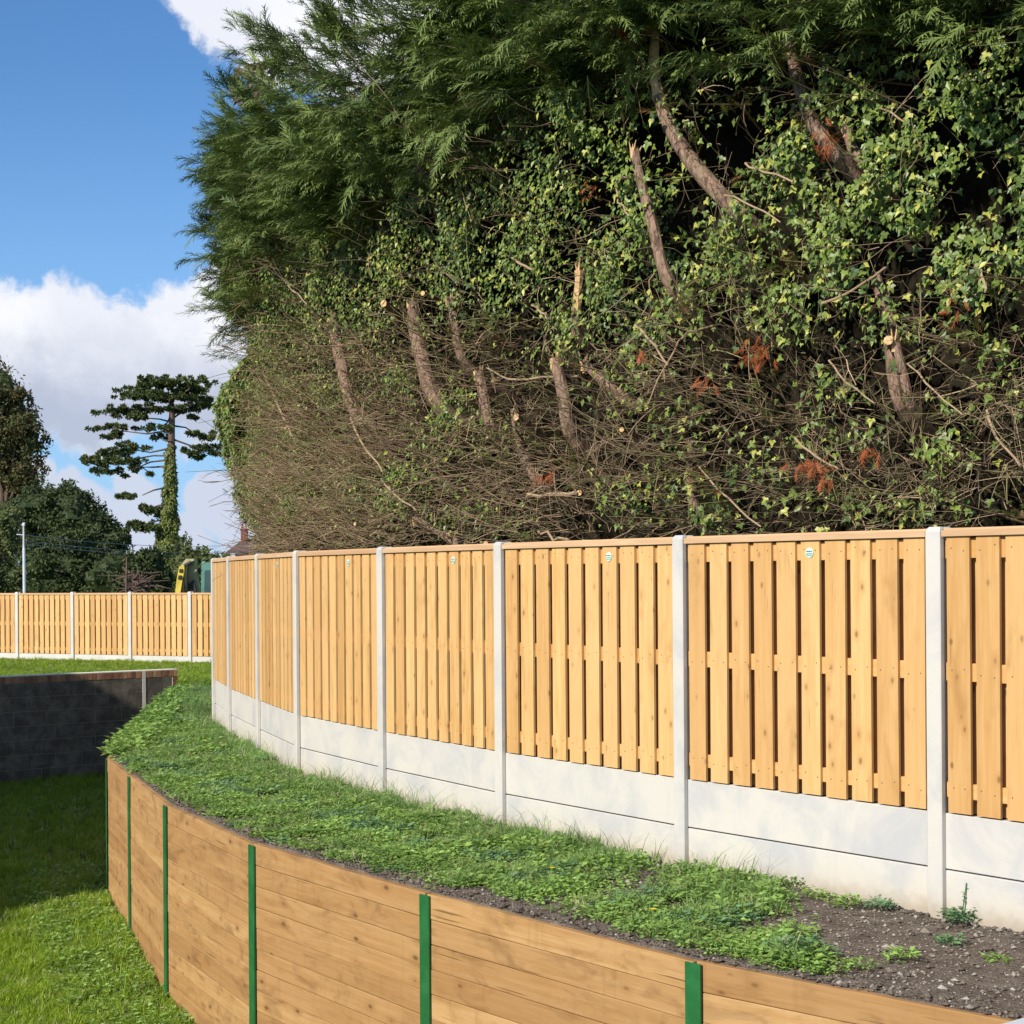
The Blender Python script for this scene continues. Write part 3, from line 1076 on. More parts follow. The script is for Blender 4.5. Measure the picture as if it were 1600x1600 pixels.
def px_of(s, z, off=0.0):
    p = hp(s)
    n, _ = hn(s)
    q = p + n * np.asarray(off)[..., None] if np.ndim(off) else p + n * off
    x = q[..., 0] / q[..., 1] * F
    y = -(z - EYE) / q[..., 1] * F
    return CX + x + ROLL * y, CY + y - ROLL * x


def ztop(s):
    p = hp(s)
    x = CX + p[..., 0] / p[..., 1] * F
    y = np.interp(x, TP[:, 0], TP[:, 1])
    return EYE + (902 - y) / F * p[..., 1]


def ztop_in(s, off=-0.85, drop=75):
    """top of the dark inner mass: drop px under the crown's outline at its own place"""
    p = hp(s); n, _ = hn(s)
    q = p + n * off
    x = CX + q[..., 0] / q[..., 1] * F
    y = np.interp(x, TP[:, 0], TP[:, 1]) + drop
    return EYE + (902 - y) / F * q[..., 1]


YB1 = np.array([(300, 620), (360, 520), (400, 500), (440, 430), (500, 390), (560, 372), (640, 305), (700, 285), (760, 262), (830, 215), (870, 165), (930, 150),
                (1000, 190), (1040, 110), (1100, 105), (1250, 95), (1330, 105), (1400, 70), (1700, 30)])
YB2 = np.array([(300, 760), (345, 760), (400, 560), (450, 545), (560, 520), (640, 475), (720, 480), (800, 470), (860, 545), (940, 570), (1020, 520), (1080, 470),
                (1180, 500), (1260, 505), (1350, 520), (1460, 480), (1540, 455), (1700, 480)])
GR = [(1105, 215, 60, 120, .97), (1175, 190, 70, 85, .95), (1130, 130, 70, 50, .8), (830, 640, 30, 30, .4), (960, 330, 30, 40, .6), (1330, 430, 60, 50, .6),
      (1500, 300, 50, 60, .5), (450, 450, 60, 45, .4), (660, 190, 50, 30, .7), (610, 200, 60, 30, .6), (480, 380, 40, 45, .5), (1440, 440, 50, 40, .6), (1150, 60, 60, 30, .5), (1240, 110, 50, 30, .5)]
IVP = [(450, 600, 40, 30), (470, 690, 36, 30), (520, 740, 40, 26), (430, 800, 40, 22), (650, 740, 34, 24), (715, 655, 55, 45), (690, 700, 30, 30), (620, 590, 35, 25), (975, 560, 40, 50), (1000, 640, 35, 30), (850, 545, 30, 30), (1000, 770, 50, 40), (1120, 790, 60, 40),
       (1240, 670, 50, 40), (1170, 735, 40, 40), (1370, 680, 40, 40), (1300, 790, 60, 40), (1470, 700, 50, 35), (375, 640, 60, 130), (360, 600, 50, 110), (385, 560, 60, 60), (395, 780, 30, 50),
       (480, 790, 60, 35), (560, 760, 40, 30), (740, 810, 50, 30), (1560, 560, 50, 50), (1440, 790, 60, 30), (620, 780, 30, 30), (540, 620, 30, 40), (1280, 600, 40, 30), (1080, 660, 30, 30),
       (430, 700, 30, 40), (1500, 620, 40, 40)]
def soft(v, w_):
    return 1 / (1 + np.exp(-np.clip(v / w_, -30, 30)))


STEMS = [
    ([(1160, 335), (1120, 295), (1082, 248), (1052, 200), (1038, 150), (1031, 98), (1037, 40)], 17, 9, 0.02, 'pale'),
    ([(1075, 470), (1058, 410), (1045, 345), (1030, 300), (1020, 243)], 13, 8, 0.10, 'cut'),
    ([(1345, 262), (1300, 212), (1280, 150), (1268, 95), (1255, 40)], 15, 9, 0.10, None),
    ([(1352, 262), (1338, 240), (1330, 205)], 13, 9, 0.08, 'cut'),
    ([(560, 660), (545, 610), (533, 555), (524, 500)], 14, 10, 0.05, 'cut'),
    ([(672, 640), (657, 575), (642, 520), (640, 472)], 17, 12, 0.05, 'cut'),
    ([(700, 570), (692, 510), (684, 468)], 10, 8, 0.0, 'cut'),
    ([(764, 670), (757, 620), (750, 585)], 12, 10, 0.12, 'cut'),
    ([(884, 530), (889, 480), (893, 425)], 11, 8, 0.12, 'pale'),
    ([(893, 690), (886, 630), (873, 566)], 16, 11, 0.15, 'cut'),
    ([(965, 632), (925, 602), (893, 568)], 12, 8, 0.05, 'cut'),
    ([(1432, 650), (1420, 590), (1408, 541)], 9, 8, 0.22, 'cut'),
    ([(1385, 650), (1374, 590), (1370, 540)], 12, 11, 0.05, None),
    ([(1370, 520), (1352, 470), (1345, 430)], 12, 10, -0.05, None),
    ([(1060, 830), (1045, 760), (1050, 690)], 12, 9, -0.05, None),
    ([(715, 855), (675, 828), (648, 812)], 9, 7, 0.1, 'cut'),
    ([(470, 830), (505, 790), (520, 720)], 6, 4, -0.1, None),
    ([(800, 760), (770, 700), (765, 640)], 10, 8, -0.1, None),
]
BRANCH = [
    ([(1285, 488), (1340, 476), (1380, 460), (1427, 432)], 3.6, 2.6), ([(1010, 500), (1060, 545), (1095, 580)], 4, 2.5), ([(810, 400), (850, 418), (880, 430)], 4, 2.5),
    ([(838, 476), (870, 492), (890, 505)], 3.5, 2.5), ([(1120, 510), (1090, 570), (1070, 640)], 2.5, 1.8), ([(1540, 415), (1560, 440), (1575, 470)], 5, 3),
    ([(835, 775), (900, 778), (945, 775)], 4, 5), ([(1180, 260), (1230, 280), (1290, 300)], 3.5, 2.5), ([(1140, 305), (1200, 330), (1260, 360)], 3, 2),
    ([(1000, 280), (1010, 320), (1040, 350)], 3, 2), ([(560, 640), (600, 700), (640, 740)], 3.2, 2), ([(420, 560), (470, 650), (500, 690)], 3.2, 2),
    ([(480, 430), (510, 455), (545, 480)], 2.4, 1.6), ([(600, 740), (650, 780), (690, 800)], 3.2, 2.2), ([(860, 830), (900, 842), (940, 848)], 3.5, 3),
    ([(1300, 560), (1340, 600), (1400, 640)], 2.8, 2), ([(1420, 560), (1480, 620), (1540, 660)], 3, 2), ([(1560, 640), (1590, 690), (1640, 740)], 4, 3),
    ([(1450, 560), (1470, 500), (1478, 460)], 2, 1.6), ([(800, 120), (760, 200), (735, 240)], 2.0, 1.5),
    ([(1240, 680), (1290, 720), (1340, 740)], 3.5, 2.5), ([(1100, 720), (1160, 780), (1230, 830)], 3, 2), ([(880, 590), (830, 600), (800, 580)], 3, 2),
]


def stem_mask(px, py):
    out = np.ones_like(px)
    for pts, r0, r1, dpt, _ in STEMS:
        if dpt < 0: continue
        for a_, b_ in zip(pts[:-1], pts[1:]):
            a_ = np.array(a_, float); b_ = np.array(b_, float)
            d = b_ - a_
            t_ = np.clip(((px - a_[0]) * d[0] + (py - a_[1]) * d[1]) / (d @ d), 0, 1)
            q = np.hypot(px - a_[0] - t_ * d[0], py - a_[1] - t_ * d[1])
            out = np.minimum(out, np.where(q < r0 + 2, 0.42, 1.0))
    return out


def soft(v, w_):
    return 1 / (1 + np.exp(-np.clip(v / w_, -30, 30)))


def dens_maps(px, py):
    y1 = np.interp(px, YB1[:, 0], YB1[:, 1]); y2 = np.interp(px, YB2[:, 0], YB2[:, 1])
    con = soft(y1 - py, 14)
    twg = soft(py - y2, 22)
    ivy = (1 - con) * (1 - twg)
    for (x, y, rx, ry) in IVP:
        wk = .95 if x < 400 else (.82 if x < 800 else .62)
        g = np.exp(-(((px - x) / rx) ** 2 + ((py - y) / ry) ** 2) * 1.1)
        ivy = np.maximum(ivy, g * wk * (1 - con))
    hol = np.ones_like(px)
    for (x, y, rx, ry, k) in GR:
        hol *= 1 - k * np.exp(-(((px - x) / rx) ** 2 + ((py - y) / ry) ** 2) * 0.9)
    # strip of bare looking, olive conifer sprays between stems
    oli = np.maximum(0.9 * np.exp(-(((px - 1170) / 100) ** 2 + ((py - 425) / 55) ** 2)), 0.7 * np.exp(-(((px - 1190) / 90) ** 2 + ((py - 150) / 40) ** 2)))
    oli = np.maximum(oli, 0.8 * np.exp(-(((px - 1370) / 70) ** 2 + ((py - 120) / 50) ** 2)))
    oli = np.maximum(oli, 0.6 * np.exp(-(((px - 1150) / 60) ** 2 + ((py - 270) / 35) ** 2)))
    oli = np.maximum(oli, 0.12 * twg)
    return con, ivy, twg, hol, oli


TREE_PX = [385, 500, 640, 765, 885, 1060, 1320, 1510]
TREE_LAB = [
    'tall conifer at the far left end of the hedge, its plumes against the sky',
    'dark green conifer above the leaning bark stump, second from the open sky',
    'high feathery conifer over the two broken reddish stumps side by side',
    'conifer with a short smooth bark stub showing through ivy and dead twigs',
    'trimmed conifer with a split orange cut stump low on its bare trunk',
    'conifer with a long curved bare trunk beside a dark hollow',
    'conifer with a torn upper trunk and a round pale cut limb end',
    'ivy smothered conifer at the right edge with rusty dead sprays',
]
S_T = s_of_px(np.array(TREE_PX, float))
bounds = (S_T[:-1] + S_T[1:]) / 2      # s falls with px


def tree_of(s):
    return np.array([int(np.argmin(np.abs(S_T - q))) for q in np.atleast_1d(s)]) if np.ndim(s) < 1 or len(np.atleast_1d(s)) < 50 else np.argmin(np.abs(S_T[None, :] - s[:, None]), axis=1)


TREES = []
for i, (x, lab) in enumerate(zip(TREE_PX, TREE_LAB)):
    p = hp(np.array([S_T[i]]))[0]; n, _ = hn(np.array([S_T[i]])); n = n[0]
    q = p - n * 1.0
    TREES.append(thing('conifer_tree', (q[0], q[1], -0.1), lab, 'conifer', 'conifers trimmed into one tall hedge'))


def hsample(N, zlo=1.0, smax=None):
    smax = smax or STOT - 2.0
    s = rng.uniform(1.2, smax, N)
    z = rng.uniform(zlo, 10.5, N)
    k = (z < ztop(s)) & (px_of(s, z)[1] > -190)
    return s[k], z[k]


def world(s, z, out):
    p = hp(s); n, t = hn(s)
    q = p + n * out[:, None]
    return np.concatenate([q, z[:, None]], axis=1), np.concatenate([n, np.zeros((len(s), 1))], axis=1), np.concatenate([t, np.zeros((len(s), 1))], axis=1)


def rnd3(n, a=1.0):
    return rng.normal(0, a, (n, 3))


crown = [MB() for _ in TREES]
twigs = [MB() for _ in TREES]
trunk = [MB() for _ in TREES]
inner = [MB() for _ in TREES]


def make_fronds(s, z, outlo, outhi, K, blen, fsc, mat, batch, spread=0.16, upb=0.12, tb=(0.0, 1.0), side=-0.2):
    """boughs rooted inside the hedge, each carrying K flat sprays"""
    n_ = len(s)
    out = bulge(s, z) + rng.uniform(outlo, outhi, n_)
    O, N_, T_ = world(s, z, out)
    D = N_ * 0.85 + T_ * (rng.normal(side, 0.45, n_))[:, None] + UP * (rng.normal(upb, 0.22, n_))[:, None]
    D /= np.linalg.norm(D, axis=1, keepdims=True)
    L = rng.uniform(*blen, n_)
    btint = rng.uniform(*tb, n_)
    t = rng.uniform(0.08, 1.0, (n_, K))
    P = O[:, None, :] + D[:, None, :] * (L[:, None] * t)[..., None]
    P += rng.normal(0, 1, (n_, K, 3)) * (spread * (1.15 - 0.75 * t))[..., None] * np.array([1, 1, 0.42])
    P[..., 2] += (0.10 * t - 0.22 * t * t) * L[:, None]
    FD = D[:, None, :] + rng.normal(0, 0.40, (n_, K, 3)) * np.array([1, 1, .6]) + (np.array([0, 0, -0.22]) if mat == 0 and upb < .4 else np.array([0, 0, .1]))
    FD = FD.reshape(-1, 3)
    FN = (UP * 1.15 + rng.normal(0, 0.42, (n_ * K, 3)) + np.repeat(N_, K, axis=0) * 0.35)
    sc_ = rng.uniform(*fsc, n_ * K)
    Rm = framesx(FD, FN) * sc_[:, None, None]
    ti = np.clip(np.repeat(btint, K) * 0.6 + rng.uniform(0, 0.4, n_ * K), 0, 1)
    tr = np.repeat(tree_of(s), K)
    P = P.reshape(-1, 3)
    for i in range(len(TREES)):
        m_ = tr == i
        batch[i].scatter(FRV, FRF, Rm[m_], P[m_], ti[m_], mat)
    # the woody core of each bough
    C = O[:, None, :] + D[:, None, :] * (L[:, None] * np.linspace(-0.3, 0.8, 4)[None])[..., None]
    for i in range(len(TREES)):
        m_ = tree_of(s) == i
        if m_.any():
            twigs[i].tubes(C[m_], np.full(m_.sum(), .009), np.full(m_.sum(), .003), rng.uniform(0, .3, m_.sum()))


# green conifer boughs
s, z = hsample(14000, 2.5)
px, py = px_of(s, z)
con, ivy, twg, hol, oli = dens_maps(px, py)
cl = hnoise(s * 0.75, z * 1.25, 1.5, 0.7) + .35 * hnoise(s * .6, z * 1.6, 3.1, 2.0)
k = (rng.random(len(s)) < con * hol * np.clip(0.46 + 1.9 * cl, 0.02, 1.0)) & (rng.random(len(s)) < stem_mask(px, py)) & (py > -260)
make_fronds(s[k], z[k], -0.45, 0.05, 27, (0.40, 0.80), (0.16, 0.34), 0, crown, 0.11)
print('boughs', k.sum())
# deeper, sparser layer with the shade of the gaps put in as dark green tint
s, z = hsample(2600, 2.5)
px, py = px_of(s, z)
con, ivy, twg, hol, oli = dens_maps(px, py)
k = (rng.random(len(s)) < con * np.clip(hol + 0.15, 0, 1)) & (py > -200)
make_fronds(s[k], z[k], -1.0, -0.65, 22, (0.4, 0.7), (0.15, 0.24), 0, crown, 0.2, tb=(0, 0.4))
# long plumes along the skyline at the left end
pl = []
for (x, y) in [(345, 330), (340, 300), (338, 265), (352, 235), (345, 380), (342, 420), (350, 450), (360, 215), (372, 205), (440, 118), (452, 100), (470, 98), (500, 95),
               (520, 85), (545, 80), (575, 70), (600, 50), (620, 40), (640, 20), (655, 0), (345, 285), (350, 250), (352, 470), (365, 500), (370, 470), (560, 95), (490, 120), (460, 150), (430, 170), (410, 200)]:
    pl.append((x, y))
pl = np.array(pl, float)
sx = s_of_px(np.clip(pl[:, 0] + 70, 0, 2000))
sx = np.where(pl[:, 1] > 215, sx, sx)
yy_ = hp(sx)[:, 1]
zx = EYE + (902 - pl[:, 1] - 8) / F * yy_
for rep in range(2):
    make_fronds(sx + rng.normal(0, .12, len(sx)), zx + rng.normal(0, .08, len(sx)), -0.25, 0.05, 34, (0.55, 0.95), (0.13, 0.28), 0, crown, 0.075, upb=0.55, side=0.15)
# olive, half bare sprays
s, z = hsample(11000, 1.5)
px, py = px_of(s, z)
con, ivy, twg, hol, oli = dens_maps(px, py)
k = (rng.random(len(s)) < oli * 0.55) & (rng.random(len(s)) < stem_mask(px, py))
make_fronds(s[k], z[k], -0.35, 0.10, 11, (0.3, 0.6), (0.07, 0.15), 1, crown, 0.07)
print('olive', k.sum())
# dry brown sprays low on the face, mostly toward the right
s, z = hsample(9000, 1.2)
px, py = px_of(s, z)
con, ivy, twg, hol, oli = dens_maps(px, py)
k = rng.random(len(s)) < (s < S_END - 2.0) * np.clip(twg, 0, 1) * np.where(px > 980, .45, .15) * np.clip(.5 + hnoise(s, z, 1.3, 6.1), 0, 1)
make_fronds(s[k], z[k], -0.45, 0.02, 9, (0.3, 0.6), (0.06, 0.13), 3, crown, 0.08)
# rust coloured dead sprays
RU = [(1215, 555, 24, 26), (1285, 732, 30, 14), (1525, 488, 13, 24), (1342, 228, 22, 24), (1150, 606, 10, 8), (1048, 560, 7, 10), (1385, 712, 13, 6),
      (960, 300, 7, 20), (1035, 62, 16, 18), (885, 745, 12, 8), (1315, 755, 9, 6)]
for (x, y, rx, ry) in RU:
    m_ = 34 if rx > 15 else 12
    X_ = x + rng.normal(0, rx * .45, m_); Y_ = y + rng.normal(0, ry * .45, m_)
    s = s_of_px(X_)
    z = EYE + (902 - Y_) / F * hp(s)[:, 1]
    P, N_, T_ = world(s, z, bulge(s, z) + rng.uniform(0.12, 0.26, m_))
    FD = -UP * 0.8 + N_ * 0.4 + rnd3(m_, 0.35)
    Rm = framesx(FD, N_ + rnd3(m_, .6)) * rng.uniform(0.05, 0.11, m_)[:, None, None]
    tr = tree_of(np.full(60, s.mean()))[0]
    crown[tr].scatter(FRV, FRF, Rm, P, rng.random(m_), 2)

# ---- dead twigs
def make_twigs(N, wfun, outlo, outhi, ln, rad, zlo=2.05, jit=0.35, mats=0, kids=2, tint=(0.0, 1.0), horiz=False):
    s, z = hsample(N, zlo)
    px, py = px_of(s, z)
    k = rng.random(len(s)) < wfun(px, py, s, z)
    s, z = s[k], z[k]
    n_ = len(s)
    P, N_, T_ = world(s, z, bulge(s, z) + rng.uniform(outlo, outhi, n_))
    fld = hnoise(s, z, 0.8, 2.0)
    fld2 = hnoise(s, z, 0.7, 5.0)
    D = N_ * 0.8 + T_ * (-0.25 + 0.8 * fld2)[:, None] + UP * (0.15 + 0.55 * fld)[:, None] + rnd3(n_, jit)
    if horiz:
        D = N_ * 0.75 + T_ * (0.35 + 0.5 * fld2)[:, None] + UP * (0.16 + 0.22 * fld)[:, None] + rnd3(n_, 0.10)
    D /= np.linalg.norm(D, axis=1, keepdims=True)
    L = rng.uniform(*ln, n_) * np.where(s > S_END - 2.8, 0.38, 1.0)
    K = 6
    tt = np.linspace(0, 1, K)
    bend = rnd3(n_, 0.28); wig = rnd3(n_, 0.05)
    C = P[:, None] + D[:, None] * (L[:, None] * tt)[..., None] + bend[:, None] * (L[:, None] * tt ** 2)[..., None] + wig[:, None] * (L[:, None] * np.sin(tt * 7))[..., None]
    C[:, :, 2] = np.maximum(C[:, :, 2], 1.6 + 0 * C[:, :, 2])
    tr = tree_of(s)
    r0 = rng.uniform(*rad, n_) * np.clip(hp(s)[:, 1] / 12, 0.9, 1.9)
    ti = rng.uniform(*tint, n_)
    sets = [(C, r0, r0 * 0.4, ti, tr)]
    for _ in range(kids):
        b = rng.integers(1, K - 1, n_)
        B = C[np.arange(n_), b]
        DD = D + rnd3(n_, 0.45) + bend * 0.5
        DD /= np.linalg.norm(DD, axis=1, keepdims=True)
        L2 = L * rng.uniform(0.25, 0.55, n_)
        tt2 = np.linspace(0, 1, 4)
        C2 = B[:, None] + DD[:, None] * (L2[:, None] * tt2)[..., None] + rnd3(n_, 0.25)[:, None] * (L2[:, None] * tt2 ** 2)[..., None]
        sets.append((C2, r0 * 0.6, r0 * 0.3, ti, tr))
    for (c_, a_, b_, t_, r_) in sets:
        for i in range(len(TREES)):
            m_ = r_ == i
            if m_.any():
                twigs[i].tubes(c_[m_], a_[m_], b_[m_], t_[m_], mats)
    return n_


def wtw(px, py, s, z):
    con, ivy, twg, hol, oli = dens_maps(px, py)
    return np.clip(twg * (1 - .6 * ivy) + ivy * 0.22 + con * 0.04, 0, 1) * np.clip(stem_mask(px, py) + 0.35, 0, 1) * (0.30 + 0.70 * soft(hnoise(s, z, 1.3, 3.3) + .15, .10)) * (1 - .6 * soft(s - S_END + 1.5, .25))


print('twigs', make_twigs(23000, wtw, -0.40, 0.05, (0.25, 0.80), (0.0020, 0.0048), jit=0.16, kids=2, tint=(.25, 1)))
print('twigs', make_twigs(13000, wtw, -0.85, -0.4, (0.3, 0.8), (0.003, 0.006), jit=0.35, kids=1, tint=(0, .35)))  # inner twigs tinted darker, painting in the shade between them
print('brush', make_twigs(9000, lambda px, py, s, z: soft(py - 690 - 30 * hnoise(s, z, 1.1), 22) * (0.25 + .75 * soft(hnoise(s, z, .9, 4.4) + .1, .12)) * (s < S_END - 1.2), -0.40, -0.02, (0.35, 0.8), (0.0026, 0.0058), kids=2, tint=(.4, 1), horiz=True))
print('thick', make_twigs(900, wtw, -0.6, -0.1, (0.3, 0.7), (0.006, 0.012), jit=0.3, kids=2))
print('ivy stems', make_twigs(5200, lambda px, py, s, z: (dens_maps(px, py)[1] * 0.5 + .02) * (s < S_END - 1.6), -0.15, 0.16, (0.15, 0.45), (0.0016, 0.0035), jit=0.9, kids=1, tint=(.4, 1)))

# ---- stems and cut stumps
for (pts, r0, r1, dpt, endk) in STEMS:
    xs = np.array([p[0] for p in pts], float); ys_ = np.array([p[1] for p in pts], float)
    s = s_of_px(xs)
    Y = hp(s)[:, 1]
    z = EYE + (902 - ys_) / F * Y
    P, N_, T_ = world(s, z, bulge(s, z).mean() + np.full(len(s), dpt if pts[0][0] in (1160, 1075, 1345) else dpt - .13))
    # root the stem inside the hedge
    P = np.concatenate([P[:1] - UP * 0.30 - N_[:1] * 0.65 + T_[:1] * 0.1, P])
    xs = P
    # fine the path
    tq = np.linspace(0, len(P) - 1, 14)
    P = np.stack([np.interp(tq, np.arange(len(P)), P[:, j]) for j in range(3)], axis=1)
    for _ in range(2):
        P[1:-1] = P[1:-1] * .5 + (P[:-2] + P[2:]) * .25
    rad = np.linspace(r0, r1, 14) / F * Y.mean() * 0.86
    tr = int(tree_of(np.full(60, s.mean()))[0])
    if endk:
        # the last stretch is torn, pale wood or a clean sloping cut
        cutn = 13 if endk == 'cut' else 9
        trunk[tr].tube(P[:cutn + 1], rad[:cutn + 1], 12, mat=0, lump=.08, capmat=1)
        if endk == 'pale':
            trunk[tr].tube(P[cutn - 1:], rad[cutn - 1:] * 0.92, 7, mat=1, lump=.25, capmat=1)
        N0 = N_[0]
        for _ in range(6):
            e = P[-1] + rnd3(1, .012)[0]
            trunk[tr].tube([e - UP * .06, e + UP * random.uniform(.02, .09) + rnd3(1, .02)[0]], [.012, .003], 4, mat=1)
        # a lighter scar on the side toward the lawn
        if endk == 'cut':
            e = P[-1] + N0 * rad[-1] * 0.55
            trunk[tr].tube([e - UP * .07 - N0 * 0.0, e + UP * 0.012 + N0 * .012], [rad[-1] * .55, rad[-1] * .42], 8, mat=1)
    else:
        trunk[tr].tube(P, rad, 12, mat=0, lump=.08)
for (pts, r0, r1) in BRANCH:
    xs = np.array([p[0] for p in pts], float); ys_ = np.array([p[1] for p in pts], float)
    s = s_of_px(xs)
    Y = hp(s)[:, 1]
    z = EYE + (902 - ys_) / F * Y
    P, N_, T_ = world(s, z, bulge(s, z).mean() + np.linspace(0.10, 0.24, len(s)))
    tq = np.linspace(0, len(pts) - 1, 8)
    P = np.stack([np.interp(tq, np.arange(len(pts)), P[:, j]) for j in range(3)], axis=1)
    P[1:-1] += rnd3(6, .009)
    tr = int(tree_of(np.full(60, s.mean()))[0])
    P[0] -= N_[0] * .25; twigs[tr].tube(P, np.linspace(r0, r1, 8) / F * Y.mean() * .62, 6, tint=0.62)
for (x, y, r) in [(945, 775, 5), (790, 852, 4), (585, 820, 3), (1016, 678, 4), (1408, 541, 8), (830, 656, 6), (635, 478, 6), (684, 462, 4)]:
    s = s_of_px(np.array([float(x)])); Y = hp(s)[0, 1]
    z = EYE + (902 - y) / F * Y
    P, N_, T_ = world(s, np.array([z]), bulge(s, np.array([z])) + 0.20)
    P, N0 = P[0], N_[0]
    D = N0 + np.array([0.25, -0.75, 0]) + rnd3(1, .15)[0]
    D /= np.linalg.norm(D)
    rr = r / F * Y
    tr = int(tree_of(np.full(60, s[0]))[0])
    trunk[tr].tube([P - D * 0.35 - UP * .03, P - D * .1, P], [rr * 1.1, rr, rr * .95], 9, mat=0, capmat=1)
# upright inner trunks
for i in range(len(TREES)):
    for k_ in range(2):
        s0 = S_T[i] + random.uniform(-.6, .6)
        zt = float(ztop(np.array([s0]))[0]) - 0.9
        zz_ = np.linspace(-0.2, zt, 10)
        P, N_, T_ = world(np.full(10, s0) + np.cumsum(rng.normal(0, .05, 10)), zz_, np.full(10, -1.3 - 0.2 * k_) + np.cumsum(rng.normal(0, .03, 10)))
        trunk[i].tube(P, np.linspace(.15, .05, 10), 10, mat=0, lump=.08)

# ---- inner mass of dead needles closing the hedge, near-black to paint in its shade
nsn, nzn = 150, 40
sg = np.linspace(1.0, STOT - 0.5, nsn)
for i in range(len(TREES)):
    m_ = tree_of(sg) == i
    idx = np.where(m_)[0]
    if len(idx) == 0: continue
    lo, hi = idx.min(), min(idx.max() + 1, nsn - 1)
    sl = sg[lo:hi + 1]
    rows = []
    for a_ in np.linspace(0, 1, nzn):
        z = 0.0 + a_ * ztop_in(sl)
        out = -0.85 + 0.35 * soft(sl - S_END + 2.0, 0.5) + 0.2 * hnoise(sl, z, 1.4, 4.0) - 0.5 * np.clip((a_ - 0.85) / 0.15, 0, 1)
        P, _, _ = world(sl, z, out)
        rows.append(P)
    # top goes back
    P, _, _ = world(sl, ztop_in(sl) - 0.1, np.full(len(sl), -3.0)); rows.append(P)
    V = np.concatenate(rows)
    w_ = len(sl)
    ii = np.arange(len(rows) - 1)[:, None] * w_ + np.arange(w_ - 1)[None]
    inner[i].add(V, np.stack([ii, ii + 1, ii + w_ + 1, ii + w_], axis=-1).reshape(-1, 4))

for i, t_ in enumerate(TREES):
    crown[i].build('crown', ['conifer_leaf', 'conifer_olive', 'rust_leaf', 'dry_leaf'], t_)
    twigs[i].build('dead_twigs', 'twig', t_)
    trunk[i].build('trunk', ['bark', 'cut_wood'], t_, smooth=False)
    inner[i].build('inner_shade_mass', 'hedge_dark', t_)

# ---- ivy
ivb = MB()
s, z = hsample(800000, 1.0)
se = rng.uniform(S_END - 2.6, S_END + 1.5, 150000); ze = rng.uniform(2.6, 6.6, 150000)
s = np.concatenate([s, se]); z = np.concatenate([z, ze])
px, py = px_of(s, z)
con, ivy, twg, hol, oli = dens_maps(px, py)
cl = hnoise(s, z, 2.6, 1.3) + 0.5 * hnoise(s, z, 6.0, 0.3)
k = (rng.random(len(s)) < ivy * hol * np.clip(0.32 + 1.15 * cl, 0.01, 1)) & (rng.random(len(s)) < stem_mask(px, py)) & (py > -120)
s, z, cl, px, py = s[k], z[k], cl[k], px[k], py[k]
n_ = len(s)
print('ivy', n_)
P, N_, T_ = world(s, z, bulge(s, z) + 0.14 * cl + rng.uniform(-0.22, 0.12, n_) + 0.20 * soft(s - S_END + 1.6, .3) * (z < 5.5))
NN = N_ * 0.8 + UP * 0.35 + np.array([-.1, -.35, 0]) + rnd3(n_, 0.42)
DD = -UP * 0.8 + T_ * rng.normal(0, .5, n_)[:, None] + N_ * 0.35 + rnd3(n_, 0.25)
size = rng.uniform(0.024, 0.062, n_) * np.where(px < 1000, .88, 1.0) * np.where(s > S_END - 1.8, 1.35, 1.0)
Rm = frames(DD, NN) * size[:, None, None]
ti = np.clip(0.5 + 0.3 * hnoise(s, z, 1.1, 8.0) + rng.normal(0, .28, n_), 0, 1)
big = rng.random(n_) < np.where(px > 950, 0.75, 0.30)
ivb.scatter(IV, IF, Rm[big] * 1.12, P[big], ti[big])
ivb.scatter(LV, LF, Rm[~big] * 1.25, P[~big], ti[~big])
tag(ivb.build('ivy', 'ivy_leaf'), 'glossy green ivy spread across the lower face of the conifers', 'ivy', kind='stuff')

# ---- brown leaved sprig at the top left of the conifers
sp = thing('sapling', (-3.8, 25.9, 0), 'brown leaved sprig standing clear of the conifers against blue sky', 'sapling')
mb = MB(); ml = MB()
Ys = 24.2
base = np.array(unproj(398, 240, Ys))
tipp = np.array(unproj(402, 105, Ys))
mb.tube([base - UP * 6.2 + np.array((0.35, .5, 0)), base - UP * 2, base, (base + tipp) / 2 + np.array((.03, 0, 0)), tipp], [.03, .022, .014, .01, .004], 5)
for k_ in range(260):
    an = random.uniform(0, 6.28); r_ = math.sqrt(random.random())
    x, y = 397 + math.cos(an) * r_ * 36, 133 + math.sin(an) * r_ * 38
    if random.random() < 0.2: x, y = 400 + random.uniform(-14, 14), random.uniform(160, 205)
    P = np.array(unproj(x, y, Ys + random.uniform(-.25, .25)))
    ml.scatter(IV, IF, frames(np.array([[random.gauss(0, .5), random.gauss(0, .5), -1]]), np.array([[random.gauss(-.4, .6), -1, random.gauss(.3, .5)]])) * random.uniform(.06, .125), P[None], np.array([random.random()]))
    if k_ % 6 == 0:
        q = base + (tipp - base) * random.uniform(.3, .9)
        mb.tube([q, P], [.006, .002], 3)
mb.build('stem', 'twig', sp)
ml.build('leaves', 'brown_leaf', sp)

